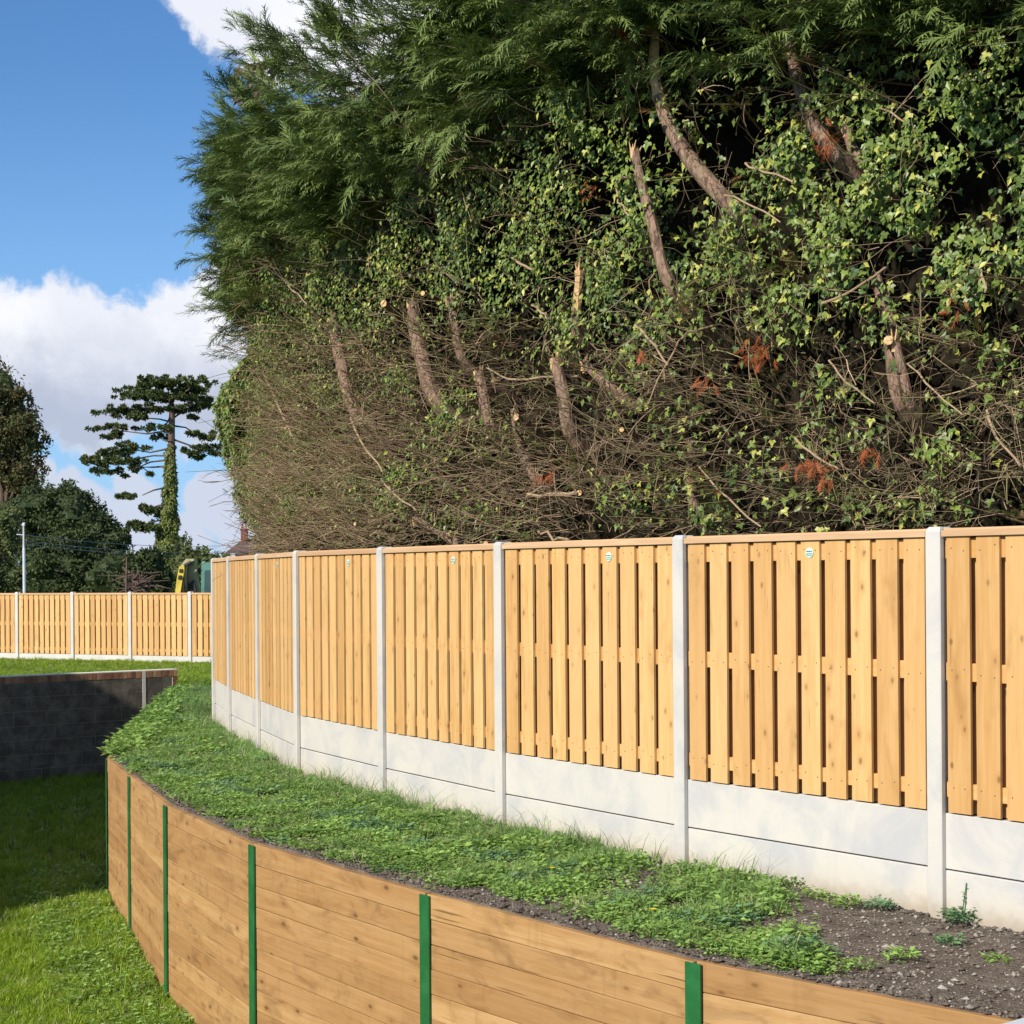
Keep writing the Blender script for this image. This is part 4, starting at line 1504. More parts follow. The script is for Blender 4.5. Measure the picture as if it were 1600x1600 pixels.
# ------------------------------------------------------------------ ground cover
def tuft_shape(nb, spread, h, wd, lean=0.5, seed=0):
    r = random.Random(seed)
    vs, fs = [], []
    for i in range(nb):
        an = r.uniform(0, 6.28); d = r.uniform(0, spread)
        bx, by = math.cos(an) * d, math.sin(an) * d
        a2 = r.uniform(0, 6.28); ln = r.uniform(.2, lean)
        hh = h * r.uniform(.5, 1.0)
        dx, dy = math.cos(a2) * ln * hh, math.sin(a2) * ln * hh
        sx, sy = -math.sin(a2 + r.uniform(-.8, .8)) * wd, math.cos(a2) * wd
        b = len(vs)
        vs += [(bx - sx, by - sy, 0), (bx + sx, by + sy, 0), (bx + dx * .35 - sx * .8, by + dy * .35 - sy * .8, hh * .6), (bx + dx * .35 + sx * .8, by + dy * .35 + sy * .8, hh * .6),
               (bx + dx - sx * .12, by + dy - sy * .12, hh * .95 - ln * hh * .12), (bx + dx + sx * .12, by + dy + sy * .12, hh * .95 - ln * hh * .12)]
        fs += [(b, b + 1, b + 3, b + 2), (b + 2, b + 3, b + 5, b + 4)]
    return np.array(vs), np.array(fs)


def herb_shape(nl, rad, h, ll, seed=0):
    r = random.Random(seed)
    vs, fs = [], []
    for i in range(nl):
        an = r.uniform(0, 6.28); d = math.sqrt(r.random()) * rad
        c = np.array([math.cos(an) * d, math.sin(an) * d, h * r.uniform(.15, 1.0) * (1 - .45 * (d / rad) ** 2)])
        a2 = an + r.uniform(-.9, .9)
        D = np.array([[math.cos(a2), math.sin(a2), r.uniform(-.3, .6)]])
        N0 = np.array([[r.gauss(0, .35), r.gauss(0, .35), 1.0]])
        M = frames(D, N0)[0] * ll * r.uniform(.6, 1.2)
        b = len(vs)
        for v in LV:
            vs.append(tuple(M @ v + c))
        fs += [(b + f_[0], b + f_[1], b + f_[2]) for f_ in LF]
    return np.array(vs), np.array(fs)


def rotz(n_, sc_, tilt=0.15):
    a = rng.uniform(0, 2 * np.pi, n_)
    c, s = np.cos(a), np.sin(a)
    M = np.zeros((n_, 3, 3))
    M[:, 0, 0] = c; M[:, 0, 1] = -s; M[:, 1, 0] = s; M[:, 1, 1] = c; M[:, 2, 2] = 1
    M[:, 0, 2] = rng.normal(0, tilt, n_); M[:, 1, 2] = rng.normal(0, tilt, n_)
    return M * sc_[:, None, None]


herbs = [herb_shape(20, .055, .055, .034, i) for i in range(6)]
tufts = [tuft_shape(11, .035, .11, .0028, .9, i) for i in range(6)]
lawnt = [tuft_shape(13, .045, .085, .0030, .8, 20 + i) for i in range(6)]


def put(mb, shapes, P, sc_, ti, mat=0, tilt=.15):
    which = rng.integers(0, len(shapes), len(P))
    M = rotz(len(P), sc_, tilt)
    for i, (v, f) in enumerate(shapes):
        m_ = which == i
        mb.scatter(v, f, M[m_], P[m_], ti[m_], mat)


def vn(x, y, f=1.0, ph=0.0):
    return (np.sin(2.1 * x * f + 1.3 * y * f + ph) + np.sin(-1.7 * x * f + 2.9 * y * f + 1 + ph) + .6 * np.sin(5.1 * x * f - 3.3 * y * f + ph * 2) + .5 * np.sin(7.7 * x * f + 8.1 * y * f)) / 3.1


N = 60000
y = rng.uniform(7.4, 28.0, N)
u = rng.random(N)
x0 = wall_x(y) + 0.10; x1 = fence_x(y) - 0.075
x = x0 + (x1 - x0) * u
keep = rng.random(N) < (x1 - x0) / 2.6
x, y, x0, x1 = x[keep], y[keep], x0[keep], x1[keep]
dw, df = x - x0, x1 - x
n1 = vn(x, y, 2.0)
gpx, gpy = proj(x, y, 0.0 * x)
dn = np.ones_like(x)
# bare strip beside the timber, wider toward the near end
strip = np.interp(gpx, [200, 420, 560, 800, 1100, 1300], [0.0, 0.02, 0.07, 0.24, 0.10, 0.08]) + 0.09 * n1
dn *= soft(dw - strip, 0.035)
# bare soil to the right
bl = np.interp(gpy, [1330, 1380, 1430, 1500, 1560], [1170, 1200, 1235, 1290, 1300])
dn *= soft(bl + 26 * n1 - gpx, 11)
# patchy between
pt = np.exp(-(((gpx - 1010) / 75) ** 2 + ((gpy - 1365) / 26) ** 2)) + .8 * np.exp(-(((gpx - 900) / 110) ** 2 + ((gpy - 1405) / 22) ** 2)) + .7 * np.exp(-(((gpx - 740) / 50) ** 2 + ((gpy - 1395) / 14) ** 2))
dn *= 1 - np.clip(pt, 0, .93)
dn *= np.clip(0.62 + 1.1 * vn(x, y, 3.3, 2.0), 0.05, 1)
dn *= np.where(df < .1, .8, 1)
k = rng.random(len(x)) < dn
x, y, dw, df, gpx = x[k], y[k], dw[k], df[k], gpx[k]
n_ = len(x)
print('weeds', n_)
hgt = 1.0 + 0.45 * vn(x, y, 1.6, 4) + 0.25 * soft(0.45 - df, .08)
P = np.stack([x, y, gz(x, y) - 0.004], axis=1)
kind = rng.random(n_)
gr = kind < 0.22 + 0.25 * vn(x, y, 1.2, 9) + .2 * (df < .3)
bl_ = (~gr) & (vn(x, y, 2.4, 6) > 0.45)
hb_ = (~gr) & (~bl_)
wb = MB()
ti = np.clip(.5 + .35 * vn(x, y, 2.2, 3) + rng.normal(0, .2, n_), 0, 1)
put(wb, herbs, P[hb_], (hgt * rng.uniform(.7, 1.25, n_))[hb_], ti[hb_], 0, .12)
put(wb, herbs, P[bl_], (hgt * rng.uniform(.7, 1.35, n_))[bl_], ti[bl_], 1, .12)
put(wb, tufts, P[gr], (hgt * rng.uniform(.5, 1.05, n_))[gr], ti[gr], 2, .2)
# tall wisps by the boards
m_ = (df < .35) & (rng.random(n_) < .14)
wisps = [tuft_shape(5, .03, .24, .0022, 1.3, 50 + i) for i in range(5)]
put(wb, wisps, P[m_], rng.uniform(.6, 1.3, m_.sum()), ti[m_], 2, .3)
tag(wb.build('weeds', ['weed_leaf', 'weed_blue', 'bank_grass']), 'mixed green weeds and grass covering the raised bank', 'weeds', kind='stuff')

# separate plants on the bare soil
PL = [(1241, 1388, 1.35, 0, 'lone bright green weed against the white board, left of the bare soil'),
      (1313, 1418, 1.3, 0, 'low weed on bare soil under the white boards, near their foot'),
      (1372, 1422, 0.9, 1, 'small bluish weed beside the white board, left of the big post'),
      (1405, 1503, 1.1, 0, 'small round weed alone in the middle of the bare soil'),
      (1342, 1515, 0.75, 0, 'tiny weed between the grass edge and the timber wall'),
      (1487, 1478, 0.8, 1, 'faint weed on bare soil a little below the big white post'),
      (1500, 1442, 1.7, 1, 'blue green leafy weed with a stalk at the foot of the post'),
      (1158, 1385, 2.1, 0, 'bushy bright green weed at the edge of the grass by the boards'),
      (1272, 1405, 0.7, 0, 'little weed on soil right of the lone bright one'),
      (1562, 1508, 0.45, 0, 'tiny green sprout near the right edge of the soil')]
for (qx, qy, s_, mt, lab) in PL:
    Yp = (EYE + 0.03) * F / (qy - 897)
    p = np.array(unproj(qx, qy, Yp))
    mb = MB()
    for k_ in range(int(9 * s_)):
        v, f = herbs[k_ % 6]
        off = np.clip(rng.normal(0, .030 * s_, 3), -.036 * s_, .036 * s_); off[2] = abs(off[2]) * .55
        mb.scatter(v, f, rotz(1, np.array([rng.uniform(.7, 1.1)])), (p + off)[None], np.array([rng.random()]), 0)
    if 'stalk' in lab:
        mb.tube([p, p + np.array((.02, 0, .1)), p + np.array((.035, 0, .21))], [.004, .004, .003], 5)
        for q in range(5):
            mb.scatter(LV, LF, rotz(1, np.array([.03])), (p + np.array((.03, 0, .10 + .02 * q)))[None], np.array([.5]), 0)
    o = mb.build('weed', ['weed_leaf', 'weed_blue'][mt] if True else '', origin=tuple(p))
    tag(o, lab, 'weed', 'single weeds on the bare soil')
# dandelions
for (qx, qy, lab) in [(1020, 1422, 'single yellow dandelion flower in the weeds above the timber wall'), (862, 1357, 'pair of tiny yellow flowers among weeds in the middle of the bank')]:
    Yp = (EYE + 0.03 - 0.10) * F / (qy - 897)
    p = np.array(unproj(qx, qy, Yp))
    mb = MB()
    mb.tube([p - UP * .10, p], [.002, .002], 5)
    fl = thing('flower', tuple(p), lab, 'flower')
    mb.build('stem', 'weed_leaf', fl)
    mb = MB()
    for q in range(22):
        an = q * 2.4; rr = .014 * math.sqrt(q / 22)
        mb.scatter(LV, LF, frames(np.array([[math.cos(an), math.sin(an), .5]]), np.array([[0, 0, 1.0]])) * .012, (p + np.array((math.cos(an) * rr, math.sin(an) * rr, 0.002)))[None], np.array([.5]))
    mb.build('flower_head', 'flower_yellow', fl)

# clods and pebbles on the bank
def rock_shape(seed):
    r = random.Random(seed)
    ph = [(0, 0, 1), (.9, 0, .3), (.28, .85, .3), (-.72, .5, .3), (-.72, -.5, .3), (.28, -.85, .3), (0, 0, -.6)]
    vs = [tuple(c * r.uniform(.7, 1.25) for c in p) for p in ph]
    fs = [(0, 1 + i, 1 + (i + 1) % 5) for i in range(5)] + [(6, 1 + (i + 1) % 5, 1 + i) for i in range(5)]
    return np.array(vs), np.array(fs)


rocks = [rock_shape(i) for i in range(5)]
N = 15000
y = rng.uniform(6.9, 16, N)
x = wall_x(y) + 0.06 + rng.random(N) ** 1.2 * (np.minimum(fence_x(y), 4.0) - wall_x(y) - .1)
k = (rng.random(N) < (x > 1.2) * 1.0 + .5)
x, y = x[k], y[k]
sz = rng.lognormal(math.log(.0055), .5, len(x))
P = np.stack([x, y, gz(x, y) + sz * .2], axis=1)
pb = MB()
put(pb, rocks, P, sz, rng.random(len(x)) ** 1.5, 0, .3)
tag(pb.build('pebbles', 'pebble'), 'small pale stones scattered over the bare soil', 'pebbles', kind='stuff')
N = 5000
y = rng.uniform(6.9, 15, N)
u = rng.random(N)
x = np.where(u < .5, wall_x(y) + 0.05 + rng.exponential(.06, N), wall_x(y) + .08 + rng.random(N) * (np.minimum(fence_x(y), 4.0) - wall_x(y) - .1))
x = np.where(rng.random(N) < .25, fence_x(y) - .05 - rng.exponential(.04, N), x)
sz = rng.lognormal(math.log(.009), .5, N)
P = np.stack([x, y, gz(x, y) + sz * .1], axis=1)
cb = MB()
put(cb, rocks, P, sz, rng.random(N), 0, .3)
tag(cb.build('soil_clods', 'soil'), 'crumbly clods of brown earth along the bank', 'soil', kind='stuff')

# lawn
lb = MB()
N = 21000
y = rng.uniform(11.8, 18.8, N); x = wall_x(y) - .03 - rng.random(N) ** .9 * 3.4
k = x > -.33 * y - 0.2
x, y = x[k], y[k]
P = np.stack([x, y, lz(x, y) - .005], axis=1)
n1 = vn(x, y, 2.0, 1)
put(lb, lawnt, P, (1 + .3 * n1) * rng.uniform(.6, 1.3, len(x)), np.clip(.5 + .3 * n1 + rng.normal(0, .2, len(x)), 0, 1), 0, .25)
k = (x > wall_x(y) - .9) & (rng.random(len(x)) < .35 + .3 * n1)
put(lb, herbs, P[k], rng.uniform(.8, 1.5, k.sum()), rng.random(k.sum()), 1, .15)
k = rng.random(len(x)) < .035
put(lb, [tuft_shape(3, .02, .2, .0022, .9, 70 + i) for i in range(4)], P[k], rng.uniform(.7, 1.2, k.sum()), rng.uniform(.7, 1, k.sum()), 0, .3)
N = 9000
y = rng.uniform(18.6, 28.0, N); x = wall_x(y) - .03 - rng.random(N) * 5.5
y2_ = BW0[1] + (x - BW0[0]) / BWD[0] * BWD[1] - .15
k = (y < y2_)
x, y = x[k], y[k]
P = np.stack([x, y, lz(x, y) - .005], axis=1)
put(lb, lawnt, P, rng.uniform(.8, 1.7, len(x)), rng.random(len(x)), 0, .25)
tag(lb.build('lawn_grass', ['lawn_grass', 'weed_leaf']), 'rough green grass on the lower lawn, half in shadow', 'grass', kind='stuff')

# grass of the upper field
fb = MB()
N = 26000
y = rng.uniform(28.5, 42.5, N); x = rng.uniform(-14, -1.5, N)
yw = BW0[1] + (x - BW0[0]) / BWD[0] * BWD[1] + .2
yf = 42.75 + (x + 12.46) / 1.605 * -.81 - .12
right = x > -6.6
k = (y > yw) & (y < yf) & (right | (y > 33.5)) & (rng.random(N) < np.where(right, 1.0, .55))
x, y, right = x[k], y[k], right[k]
P = np.stack([x, y, field_z(x, y) - .01], axis=1)
longt = [tuft_shape(12, .09, .17, .006, .9, 90 + i) for i in range(5)]
put(fb, longt, P, np.where(right, 1.25, .55) * rng.uniform(.6, 1.15, len(x)) * (1 + .3 * vn(x, y, 1.5)), np.clip(.45 + .3 * vn(x, y, 1.5, 3) + rng.normal(0, .2, len(x)) + .1 * right, 0, 1), 0, .25)
# weeds hanging over the far end of the retaining wall
y = rng.uniform(17.6, 28, 900); x = wall_x(y) + rng.uniform(.0, .25, 900)
P = np.stack([x, y, gz(x, y)], axis=1)
put(fb, herbs, P, rng.uniform(1.2, 2.4, 900), rng.random(900), 1, .3)
tag(fb.build('field_grass', ['lawn_grass', 'weed_leaf']), 'long grass between the block wall and the far fence', 'grass', kind='stuff')

# ------------------------------------------------------------------ background: trees, pine, pole, excavator, house
def ball(mb, c, r, seed, tint=.2, mat=0, su=14, sv=9):
    vs = []
    ph = random.Random(seed)
    o = [ph.uniform(0, 6) for _ in range(6)]
    for j in range(sv + 1):
        th = math.pi * j / sv
        for i in range(su):
            an = 2 * math.pi * i / su
            d = np.array([math.sin(th) * math.cos(an), math.sin(th) * math.sin(an), math.cos(th)])
            k_ = 1 + .14 * math.sin(3 * an + o[0] + 2 * th) + .12 * math.sin(5 * th + o[1] + an * 2)
            vs.append(c + d * r * k_)
    fs = [(j * su + i, j * su + (i + 1) % su, (j + 1) * su + (i + 1) % su, (j + 1) * su + i) for j in range(sv) for i in range(su)]
    mb.add(vs, fs, tint, mat)


def blob_tree(name, lab, cat, blobs, Y, mat, leaf, n, group=None, trunkpx=None, core=.72, cr=None, tr_r=.22, limbs=True, gz0=-0.22):
    cx = np.mean([b[0] for b in blobs]) if trunkpx is None else trunkpx
    base = np.array(unproj(cx, 930, Y)); base[2] = gz0
    root = thing(name, tuple(base), lab, cat, group)
    mb, mc = MB(), MB()
    tot = sum(b[2] * b[3] for b in blobs)
    cents = []
    for q, (bx, by, rx, ry) in enumerate(blobs):
        yy = Y + random.uniform(-.5, .5) * rx / F * Y
        c = np.array(unproj(bx, by, yy)); r = np.array((rx, rx * .85, ry)) / F * Y
        cents.append((c, r))
        m_ = int(n * rx * ry / tot)
        d = rnd3(m_); d /= np.linalg.norm(d, axis=1, keepdims=True)
        # clumps: leaf groups gathered round sub-centres
        sub = rnd3(26); sub /= np.linalg.norm(sub, axis=1, keepdims=True)
        sub *= rng.uniform(.72, 1.05, (26, 1))
        w_ = rng.integers(0, 26, m_)
        loc = sub[w_] + d * rng.uniform(0, 1, (m_, 1)) ** .6 * .34
        free = rng.random(m_) < .25
        loc[free] = d[free] * rng.uniform(.6, 1.12, (free.sum(), 1))
        loc = loc * (1 + .16 * np.sin(loc[:, :1] * 7 + q) * np.sin(loc[:, 2:] * 6 + q * 2))
        P = c + loc * r
        NN = d + UP * .3 + rnd3(m_, .5)
        DD = rnd3(m_) - UP * .3
        mb.scatter(LV, LF, frames(DD, NN) * (leaf * rng.uniform(.6, 1.3, m_))[:, None, None], P, np.clip(.5 * rng.random(26)[w_] + rng.uniform(0, .5, m_), 0, 1))
        if core:
            ball(mc, c, r * core, q)
    if core:
        mc.build('inner_crown', mat, root)
    mb.build('crown', mat, root)
    mt = MB()
    top_ = max(cents, key=lambda t: t[0][2])[0]
    mt.tube([base - UP * .3, base * .6 + np.array((top_[0], top_[1], base[2] * 0 + (base[2] + top_[2]) / 2)) * .4, top_], [tr_r, tr_r * .7, tr_r * .25], 8)
    if limbs:
        for (c, r) in cents:
            a_ = base + (top_ - base) * random.uniform(.25, .55)
            mt.tube([a_, (a_ + c) / 2 + UP * .2, c], [tr_r * .5, tr_r * .35, tr_r * .12], 6)
            for _ in range(5):
                d = rnd3(1)[0]; d /= np.linalg.norm(d)
                mt.tube([c, c + d * r * .95], [tr_r * .12, tr_r * .04], 4)
    mt.build('trunk', 'far_bark', root)
    return root


G = 'trees beyond the far fence'
blob_tree('tree', 'tall brownish autumn tree at the left edge beyond the far fence', 'tree',
          [(2, 605, 34, 36), (22, 640, 34, 34), (8, 690, 55, 50), (48, 690, 26, 34), (5, 755, 60, 44), (38, 742, 34, 34), (30, 665, 30, 22), (-40, 650, 50, 60), (-60, 740, 70, 70), (-20, 850, 70, 60)], 78, 'tree_autumn', .19, 26000, G, core=.55)
blob_tree('tree', 'dark green rounded tree mass between the pale pole and the pine', 'tree',
          [(60, 800, 50, 38), (105, 795, 45, 36), (140, 822, 42, 32), (168, 850, 36, 36), (110, 870, 75, 50), (165, 900, 45, 40), (70, 900, 60, 50)], 74, 'tree_dark', .17, 32000, G, core=.8)
blob_tree('tree', 'pale olive bushy tree at the left edge beside the pole', 'tree',
          [(8, 812, 30, 22), (-10, 850, 40, 40), (12, 850, 16, 18), (10, 905, 34, 26), (-30, 900, 40, 40)], 68, 'tree_green', .15, 9000, G, core=.7, tr_r=.15)
blob_tree('bush', 'scrubby dark bush behind the far fence left of the ivy trunk', 'bush',
          [(212, 888, 26, 26), (235, 880, 20, 24), (195, 905, 24, 24), (245, 905, 22, 30)], 66, 'tree_dark', .17, 7000, 'bushes behind the far fence', core=.75, tr_r=.1)
blob_tree('bush', 'green bush behind the yellow digger arm', 'bush',
          [(300, 880, 24, 24), (322, 885, 24, 24), (285, 900, 20, 24), (345, 892, 26, 24)], 70, 'tree_green', .17, 6500, 'bushes behind the far fence', core=.75, tr_r=.1)
blob_tree('bush', 'thin grey green shrub growing close behind the ivy trunk', 'bush',
          [(283, 868, 13, 22), (290, 848, 10, 12), (278, 895, 14, 24)], 82, 'tree_green', .16, 1800, 'bushes behind the far fence', core=0, tr_r=.08)
# brushwood heap and bare pole stump
bh = thing('brushwood', tuple(np.array(unproj(210, 925, 60))), 'heap of bare dead branches behind the far fence', 'brushwood')
mb = MB()
for k_ in range(60):
    a_ = np.array(unproj(random.uniform(196, 228), random.uniform(895, 930), 60 + random.uniform(-.5, .5)))
    b_ = a_ + np.array((random.gauss(0, .6), random.gauss(0, .3), random.uniform(-.4, .6)))
    mb.tube([a_, (a_ + b_) / 2 + rnd3(1, .08)[0], b_], [.035, .025, .01], 5, tint=random.random())
mb.tube([np.array(unproj(197, 940, 59)), np.array(unproj(198, 870, 59))], [.05, .03], 6, tint=.9)
mb.build('branches', 'far_bark', bh)

# --- the pine
YP = 100.0
pr = np.array(unproj(263, 930, YP)); pr[2] = -0.3
pine = thing('pine_tree', tuple(pr), 'tall umbrella shaped pine with layered flat pads and ivy on its trunk', 'pine')
pxm = YP / F


def P2(x, y, dy=0.0):
    return np.array(unproj(x, y, YP + dy))


tp_ = [(262, 935, 9), (263, 850, 8), (266, 780, 7.5), (268, 720, 6.5), (268, 680, 5.5), (269, 640, 4.5), (266, 615, 3)]
mb = MB()
mb.tube([P2(x, y) for x, y, r in tp_], [r * pxm for x, y, r in tp_], 10, lump=.06)
LIMB = [((268, 700), (235, 707), (205, 702)), ((268, 712), (240, 712), (180, 722)), ((267, 718), (235, 722), (205, 735)), ((268, 672), (230, 678), (180, 672)), ((269, 660), (250, 655), (215, 652)),
        ((269, 665), (290, 668), (312, 682)), ((269, 686), (300, 697), (345, 712)), ((268, 655), (290, 640), (318, 633)), ((268, 640), (240, 635), (200, 642)), ((268, 625), (285, 615), (300, 605)),
        ((267, 625), (245, 612), (225, 606)), ((266, 760), (240, 766), (222, 774)), ((264, 785), (250, 790), (238, 798)), ((263, 810), (240, 815), (215, 824)), ((268, 728), (240, 730), (222, 730), (238, 742)),
        ((269, 690), (262, 690), (250, 685)), ((268, 645), (262, 660), (247, 671))]
for L_ in LIMB:
    pts = [P2(x, y, random.uniform(-1, 1) * (i > 0)) for i, (x, y) in enumerate(L_)]
    mb.tube(pts, list(np.linspace(1.7, .6, len(pts)) * pxm), 6)
mb.build('trunk', 'far_bark', pine)
PADS = [(273, 600, 52, 12), (240, 602, 22, 10), (300, 608, 28, 11), (213, 618, 34, 12), (250, 622, 46, 12), (300, 622, 28, 13), (318, 634, 16, 11), (184, 645, 28, 10), (212, 653, 28, 8), (235, 640, 30, 9), (280, 640, 34, 7), (157, 670, 15, 5),
        (176, 682, 13, 9), (190, 668, 20, 5), (247, 671, 23, 7), (250, 685, 13, 5), (302, 653, 9, 4), (309, 679, 22, 5), (325, 685, 14, 5), (204, 701, 24, 8), (182, 708, 22, 6), (165, 722, 36, 9), (195, 722, 26, 9),
        (150, 716, 20, 5), (168, 738, 24, 8), (210, 735, 10, 5), (322, 700, 26, 5), (340, 710, 14, 4), (298, 708, 17, 6), (308, 716, 12, 4), (201, 777, 24, 6), (234, 797, 21, 8), (245, 805, 16, 8), (215, 823, 34, 7), (235, 828, 20, 7), (188, 830, 14, 6),
        (234, 741, 7, 4), (197, 745, 6, 3)]
mb = MB()
for (x, y, rx, ry) in PADS:
    rx, ry = rx * 1.3, ry * 1.35
    nn = int(4.2 * rx * ry) + 120
    c = P2(x, y)
    ncl = max(5, int(rx * ry / 16))
    cd = rnd3(ncl); cd /= np.linalg.norm(cd, axis=1, keepdims=True); cd *= rng.uniform(.3, 1.22, (ncl, 1))
    cd[:, 2] = np.abs(cd[:, 2]) * 1.1 - .25
    w_ = rng.integers(0, ncl, nn)
    d = rnd3(nn); d /= np.linalg.norm(d, axis=1, keepdims=True)
    P = c + cd[w_] * np.array((rx, rx * .8, ry)) * pxm * .88 + d * rng.uniform(0, 1, (nn, 1)) * np.array((3.4, 3.4, 2.0)) * pxm
    mb.scatter(LV, LF, frames(d + UP * .5, rnd3(nn)) * (rng.uniform(.09, .21, nn))[:, None, None], P, np.clip(rng.random(ncl)[w_] * .6 + rng.uniform(0, .4, nn), 0, 1))
mb.build('crown', 'pine_leaf', pine)
mb = MB()
n_ = 12000
yv = rng.uniform(690, 940, n_)
yv = yv[rng.random(n_) < np.clip((yv - 690) / 70, .08, 1)]
n_ = len(yv)
hw = np.interp(yv, [690, 740, 780, 830, 870, 900, 940], [6, 7.5, 9.5, 15, 20, 25, 26])
cxv = np.interp(yv, [700, 780, 850, 900, 940], [268, 266, 262, 262, 265])
an = rng.uniform(0, 2 * np.pi, n_)
rr = hw * (.75 + .35 * rng.random(n_) + .18 * np.sin(an * 3 + yv * .11) + .12 * np.sin(yv * .21 + an))
P = np.stack([(cxv + np.cos(an) * rr - CX) * pxm, YP + np.sin(an) * rr * pxm, EYE - (yv - 903) * pxm], axis=1)
d = np.stack([np.cos(an), np.sin(an), .3 + 0 * an], axis=1)
mb.scatter(LV, LF, frames(-UP + rnd3(n_, .5), d + rnd3(n_, .4)) * rng.uniform(.14, .30, n_)[:, None, None], P, rng.random(n_))
mb.build('climbing_ivy', 'ivy_far', pine)

# --- pole and its wires
YO = 58.0
po = np.array(unproj(38, 930, YO)); po[2] = -.22
pole = thing('utility_pole', tuple(po), 'slim pale grey pole standing in front of the dark trees', 'pole')
mb = MB()
a_ = np.array(unproj(38.5, 925, YO)); a_[2] = -.25
mb.tube([a_, np.array(unproj(37.5, 858, YO)), np.array(unproj(37.2, 856, YO)), np.array(unproj(37, 823, YO))], [.060, .052, .036, .030], 10)
mb.build('mast', 'galvanised', pole)
mb = MB()
ball(mb, np.array(unproj(37, 820, YO)), np.array((.06, .06, .07)), 1)
mb.build('cap', 'galvanised', pole)
mb = MB()
b_ = np.array(unproj(26, 835, YO)); c_ = np.array(unproj(37, 836, YO))
mb.tube([b_, c_], [.018, .018], 6)
mb.build('bracket', 'galvanised', pole)
for (y0, y1, lab) in ((836, 846, 'highest of the three thin wires running right from the pale pole'), (845, 856, 'middle one of the three thin wires running right from the pale pole'),
                      (850, 862, 'lowest of the three thin wires running right from the pale pole')):
    mb = MB()
    p0, p1 = np.array(unproj(38, y0, YO)), np.array(unproj(420, y1, 105))
    pts = [p0 + (p1 - p0) * q - UP * 4 * .35 * q * (1 - q) for q in np.linspace(0, 1, 12)]
    mb.tube(pts, [.011] * 12, 4)
    tag(mb.build('overhead_wire', 'wire'), lab, 'wire', 'overhead wires')

# --- excavator behind the fence
YX = 52.0


def prism(mb, poly, Y, th, mat=0):
    n0 = len(poly)
    vs = [unproj(x, y, Y - th / 2) for x, y in poly] + [(unproj(x, y, Y - th / 2)[0], Y + th / 2, unproj(x, y, Y - th / 2)[2]) for x, y in poly]
    fs = [tuple(range(n0))[::-1], tuple(range(n0, 2 * n0))] + [(i, (i + 1) % n0, (i + 1) % n0 + n0, i + n0) for i in range(n0)]
    mb.add(vs, fs, .5, mat)


ex = np.array(unproj(320, 940, YX)); ex[2] = -.22
exc = thing('excavator', tuple(ex), 'excavator behind the far fence with a yellow arm and a green cab', 'excavator')
mb = MB()
prism(mb, [(271, 950), (278, 950), (284, 912), (288, 892), (288, 883), (280, 885), (276, 905)], YX - .2, .28)
mb.build('dipper_arm', 'yellow_paint', exc)
mb = MB()
prism(mb, [(282, 884), (288, 876), (291, 873), (303, 873), (303, 876), (292, 880), (288, 888)], YX - .05, .36)
prism(mb, [(291, 874), (303, 874), (309, 898), (319, 950), (311, 950), (306, 918), (301, 908), (294, 912), (290, 950), (284, 950), (287, 905)], YX + .1, .20)
mb.build('boom', 'olive_paint', exc)
mb = MB()
for (p, q, r) in (((288, 884), (299, 878), .05), ((286, 900), (288, 930), .03), ((293, 882), (291, 915), .04)):
    mb.tube([unproj(*p, YX - .3), unproj(*q, YX - .3)], [r, r], 8)
prism(mb, [(280.5, 889), (285, 889), (284.5, 894), (279.5, 894)], YX - .36, .04)  # dark plates painting in the shaded holes of the arm
prism(mb, [(279, 899), (283.5, 899), (283, 905), (278, 905)], YX - .36, .04)
prism(mb, [(294, 912), (303, 906), (307, 925), (305, 945), (292, 945)], YX - .10, .10)  # dark plate standing for the shaded inside of the boom
mb.build('cylinders_and_dark_holes', 'dark_steel', exc)
mb = MB()
prism(mb, [(314, 950), (314.5, 884), (317, 879), (352, 878), (356, 884), (358, 950)], YX + .5, 1.1)
mb.build('cab', 'green_paint', exc)
mb = MB()
prism(mb, [(319, 950), (319.5, 895), (321, 891), (348, 891), (350, 950)], YX - .075, .02)
mb.build('window', 'cab_glass', exc)
mb = MB()
ball(mb, np.array(unproj(318, 880, YX)), np.array((.06, .06, .06)), 3)
mb.build('work_lamp', 'green_paint', exc)
mb = MB()
mb.box((ex[0] + .6, YX + .9, .35), (3.2, 2.0, .7), (1, .1))
mb.box((ex[0] + .6, YX + .9, -.02), (2.0, 1.6, .2), (1, .1))
mb.build('body', 'yellow_paint', exc)
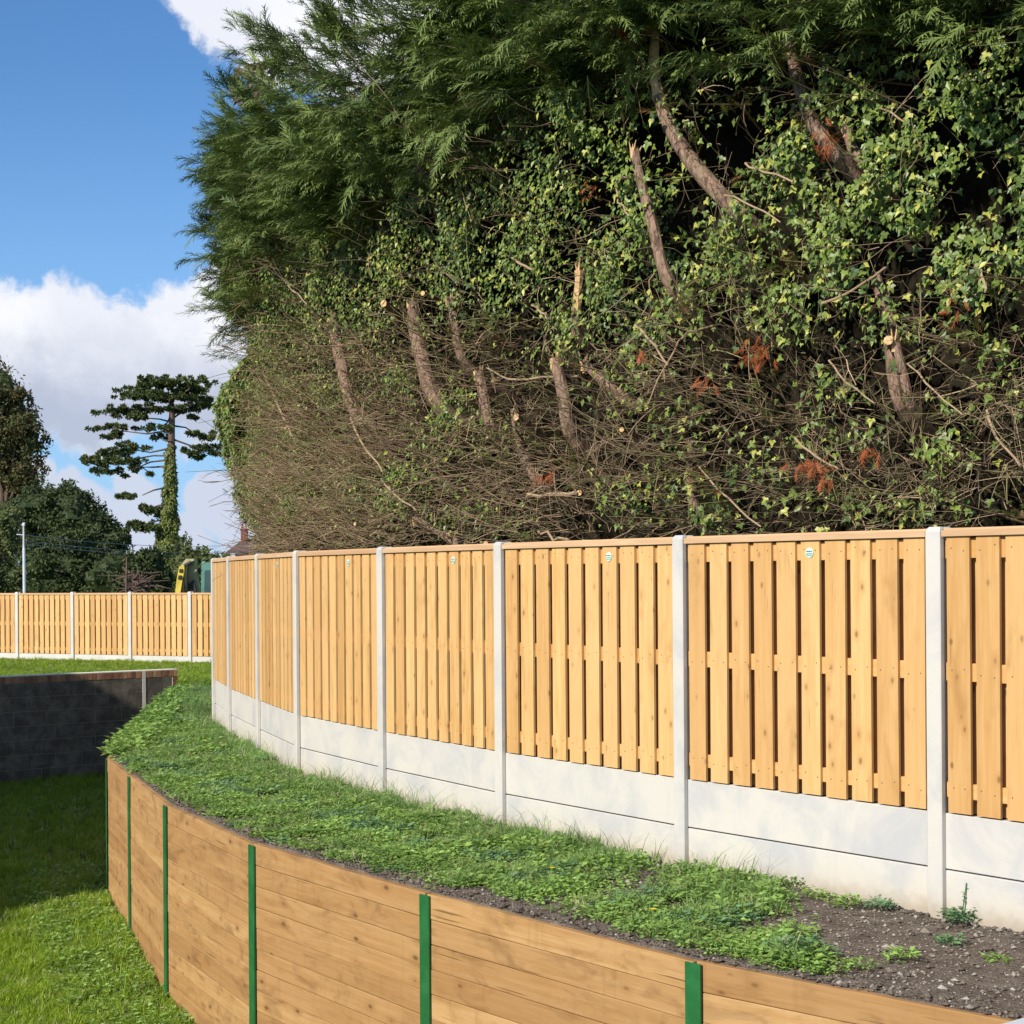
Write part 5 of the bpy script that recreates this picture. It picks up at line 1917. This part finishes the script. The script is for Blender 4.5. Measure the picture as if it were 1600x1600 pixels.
for sy in (-.9, .9):
    mb = MB()
    cxx, cyy = ex[0] + .6, YX + .9 + sy
    pts = []
    for i in range(20):
        an = 2 * math.pi * i / 20
        pts.append((cxx + math.cos(an) * .32 + (1.0 if math.cos(an) > 0 else -1.0), -.0 + math.sin(an) * .3 + .08))
    n0 = len(pts)
    vs = [(x, cyy - .22, z) for x, z in pts] + [(x, cyy + .22, z) for x, z in pts]
    mb.add(vs, [tuple(range(n0)), tuple(range(2 * n0 - 1, n0 - 1, -1))] + [(i, (i + 1) % n0, (i + 1) % n0 + n0, i + n0) for i in range(n0)])
    mb.build('track', 'dark_steel', exc)

# --- red brick house far away
YH = 110.0
hx = np.array(unproj(385, 925, YH)); hx[2] = -.22
ho = thing('house', tuple(hx), 'distant red brick house with a grey slate roof and a chimney', 'house')
el = np.array(unproj(346, 868, YH)); er = np.array(unproj(450, 868, YH))
rl = np.array(unproj(380, 842, YH + 3)); rr_ = np.array(unproj(420, 840, YH + 3))
mb = MB()
mb.add([(el[0], YH, el[2]), (er[0], YH, el[2]), (er[0], YH + 6, el[2]), (el[0], YH + 6, el[2]), (rl[0], YH + 3, rl[2]), (rr_[0], YH + 3, rl[2])],
       [(0, 1, 5, 4), (1, 2, 5), (2, 3, 4, 5), (3, 0, 4), (0, 3, 2, 1)])
mb.build('roof', 'roof_tile', ho)
mb = MB()
mb.box(((el[0] + er[0]) / 2, YH + 3, (el[2] - .3) / 2), (er[0] - el[0] - .6, 5.4, el[2] + .28), (1, 0))
mb.build('wall', 'red_brick', ho)
mb = MB()
c_ = np.array(unproj(382, 842, YH + 2.4))
mb.box((c_[0], YH + 2.4, c_[2]), (.42, .42, 1.2), (1, 0)); mb.box((c_[0], YH + 2.4, c_[2] + .63), (.54, .54, .1), (1, 0))
for dx in (-.14, .14): mb.tube([(c_[0] + dx, YH + 2.4, c_[2] + .7), (c_[0] + dx, YH + 2.4, c_[2] + 1.0)], [.09, .08], 8)
mb.build('chimney', 'red_brick', ho)
c_ = np.array(unproj(356, 874, YH - .1))
mb = MB()
mb.box((c_[0], YH + .15, c_[2]), (.9, .3, .75), (1, 0))
wf = mb.build('window', 'white_render', ho)
mb = MB()
mb.box((c_[0] - .1, YH - .02, c_[2] - .05), (.3, .02, .5), (1, 0))
o = mb.build('pane', 'window_glass', None); o.parent = wf
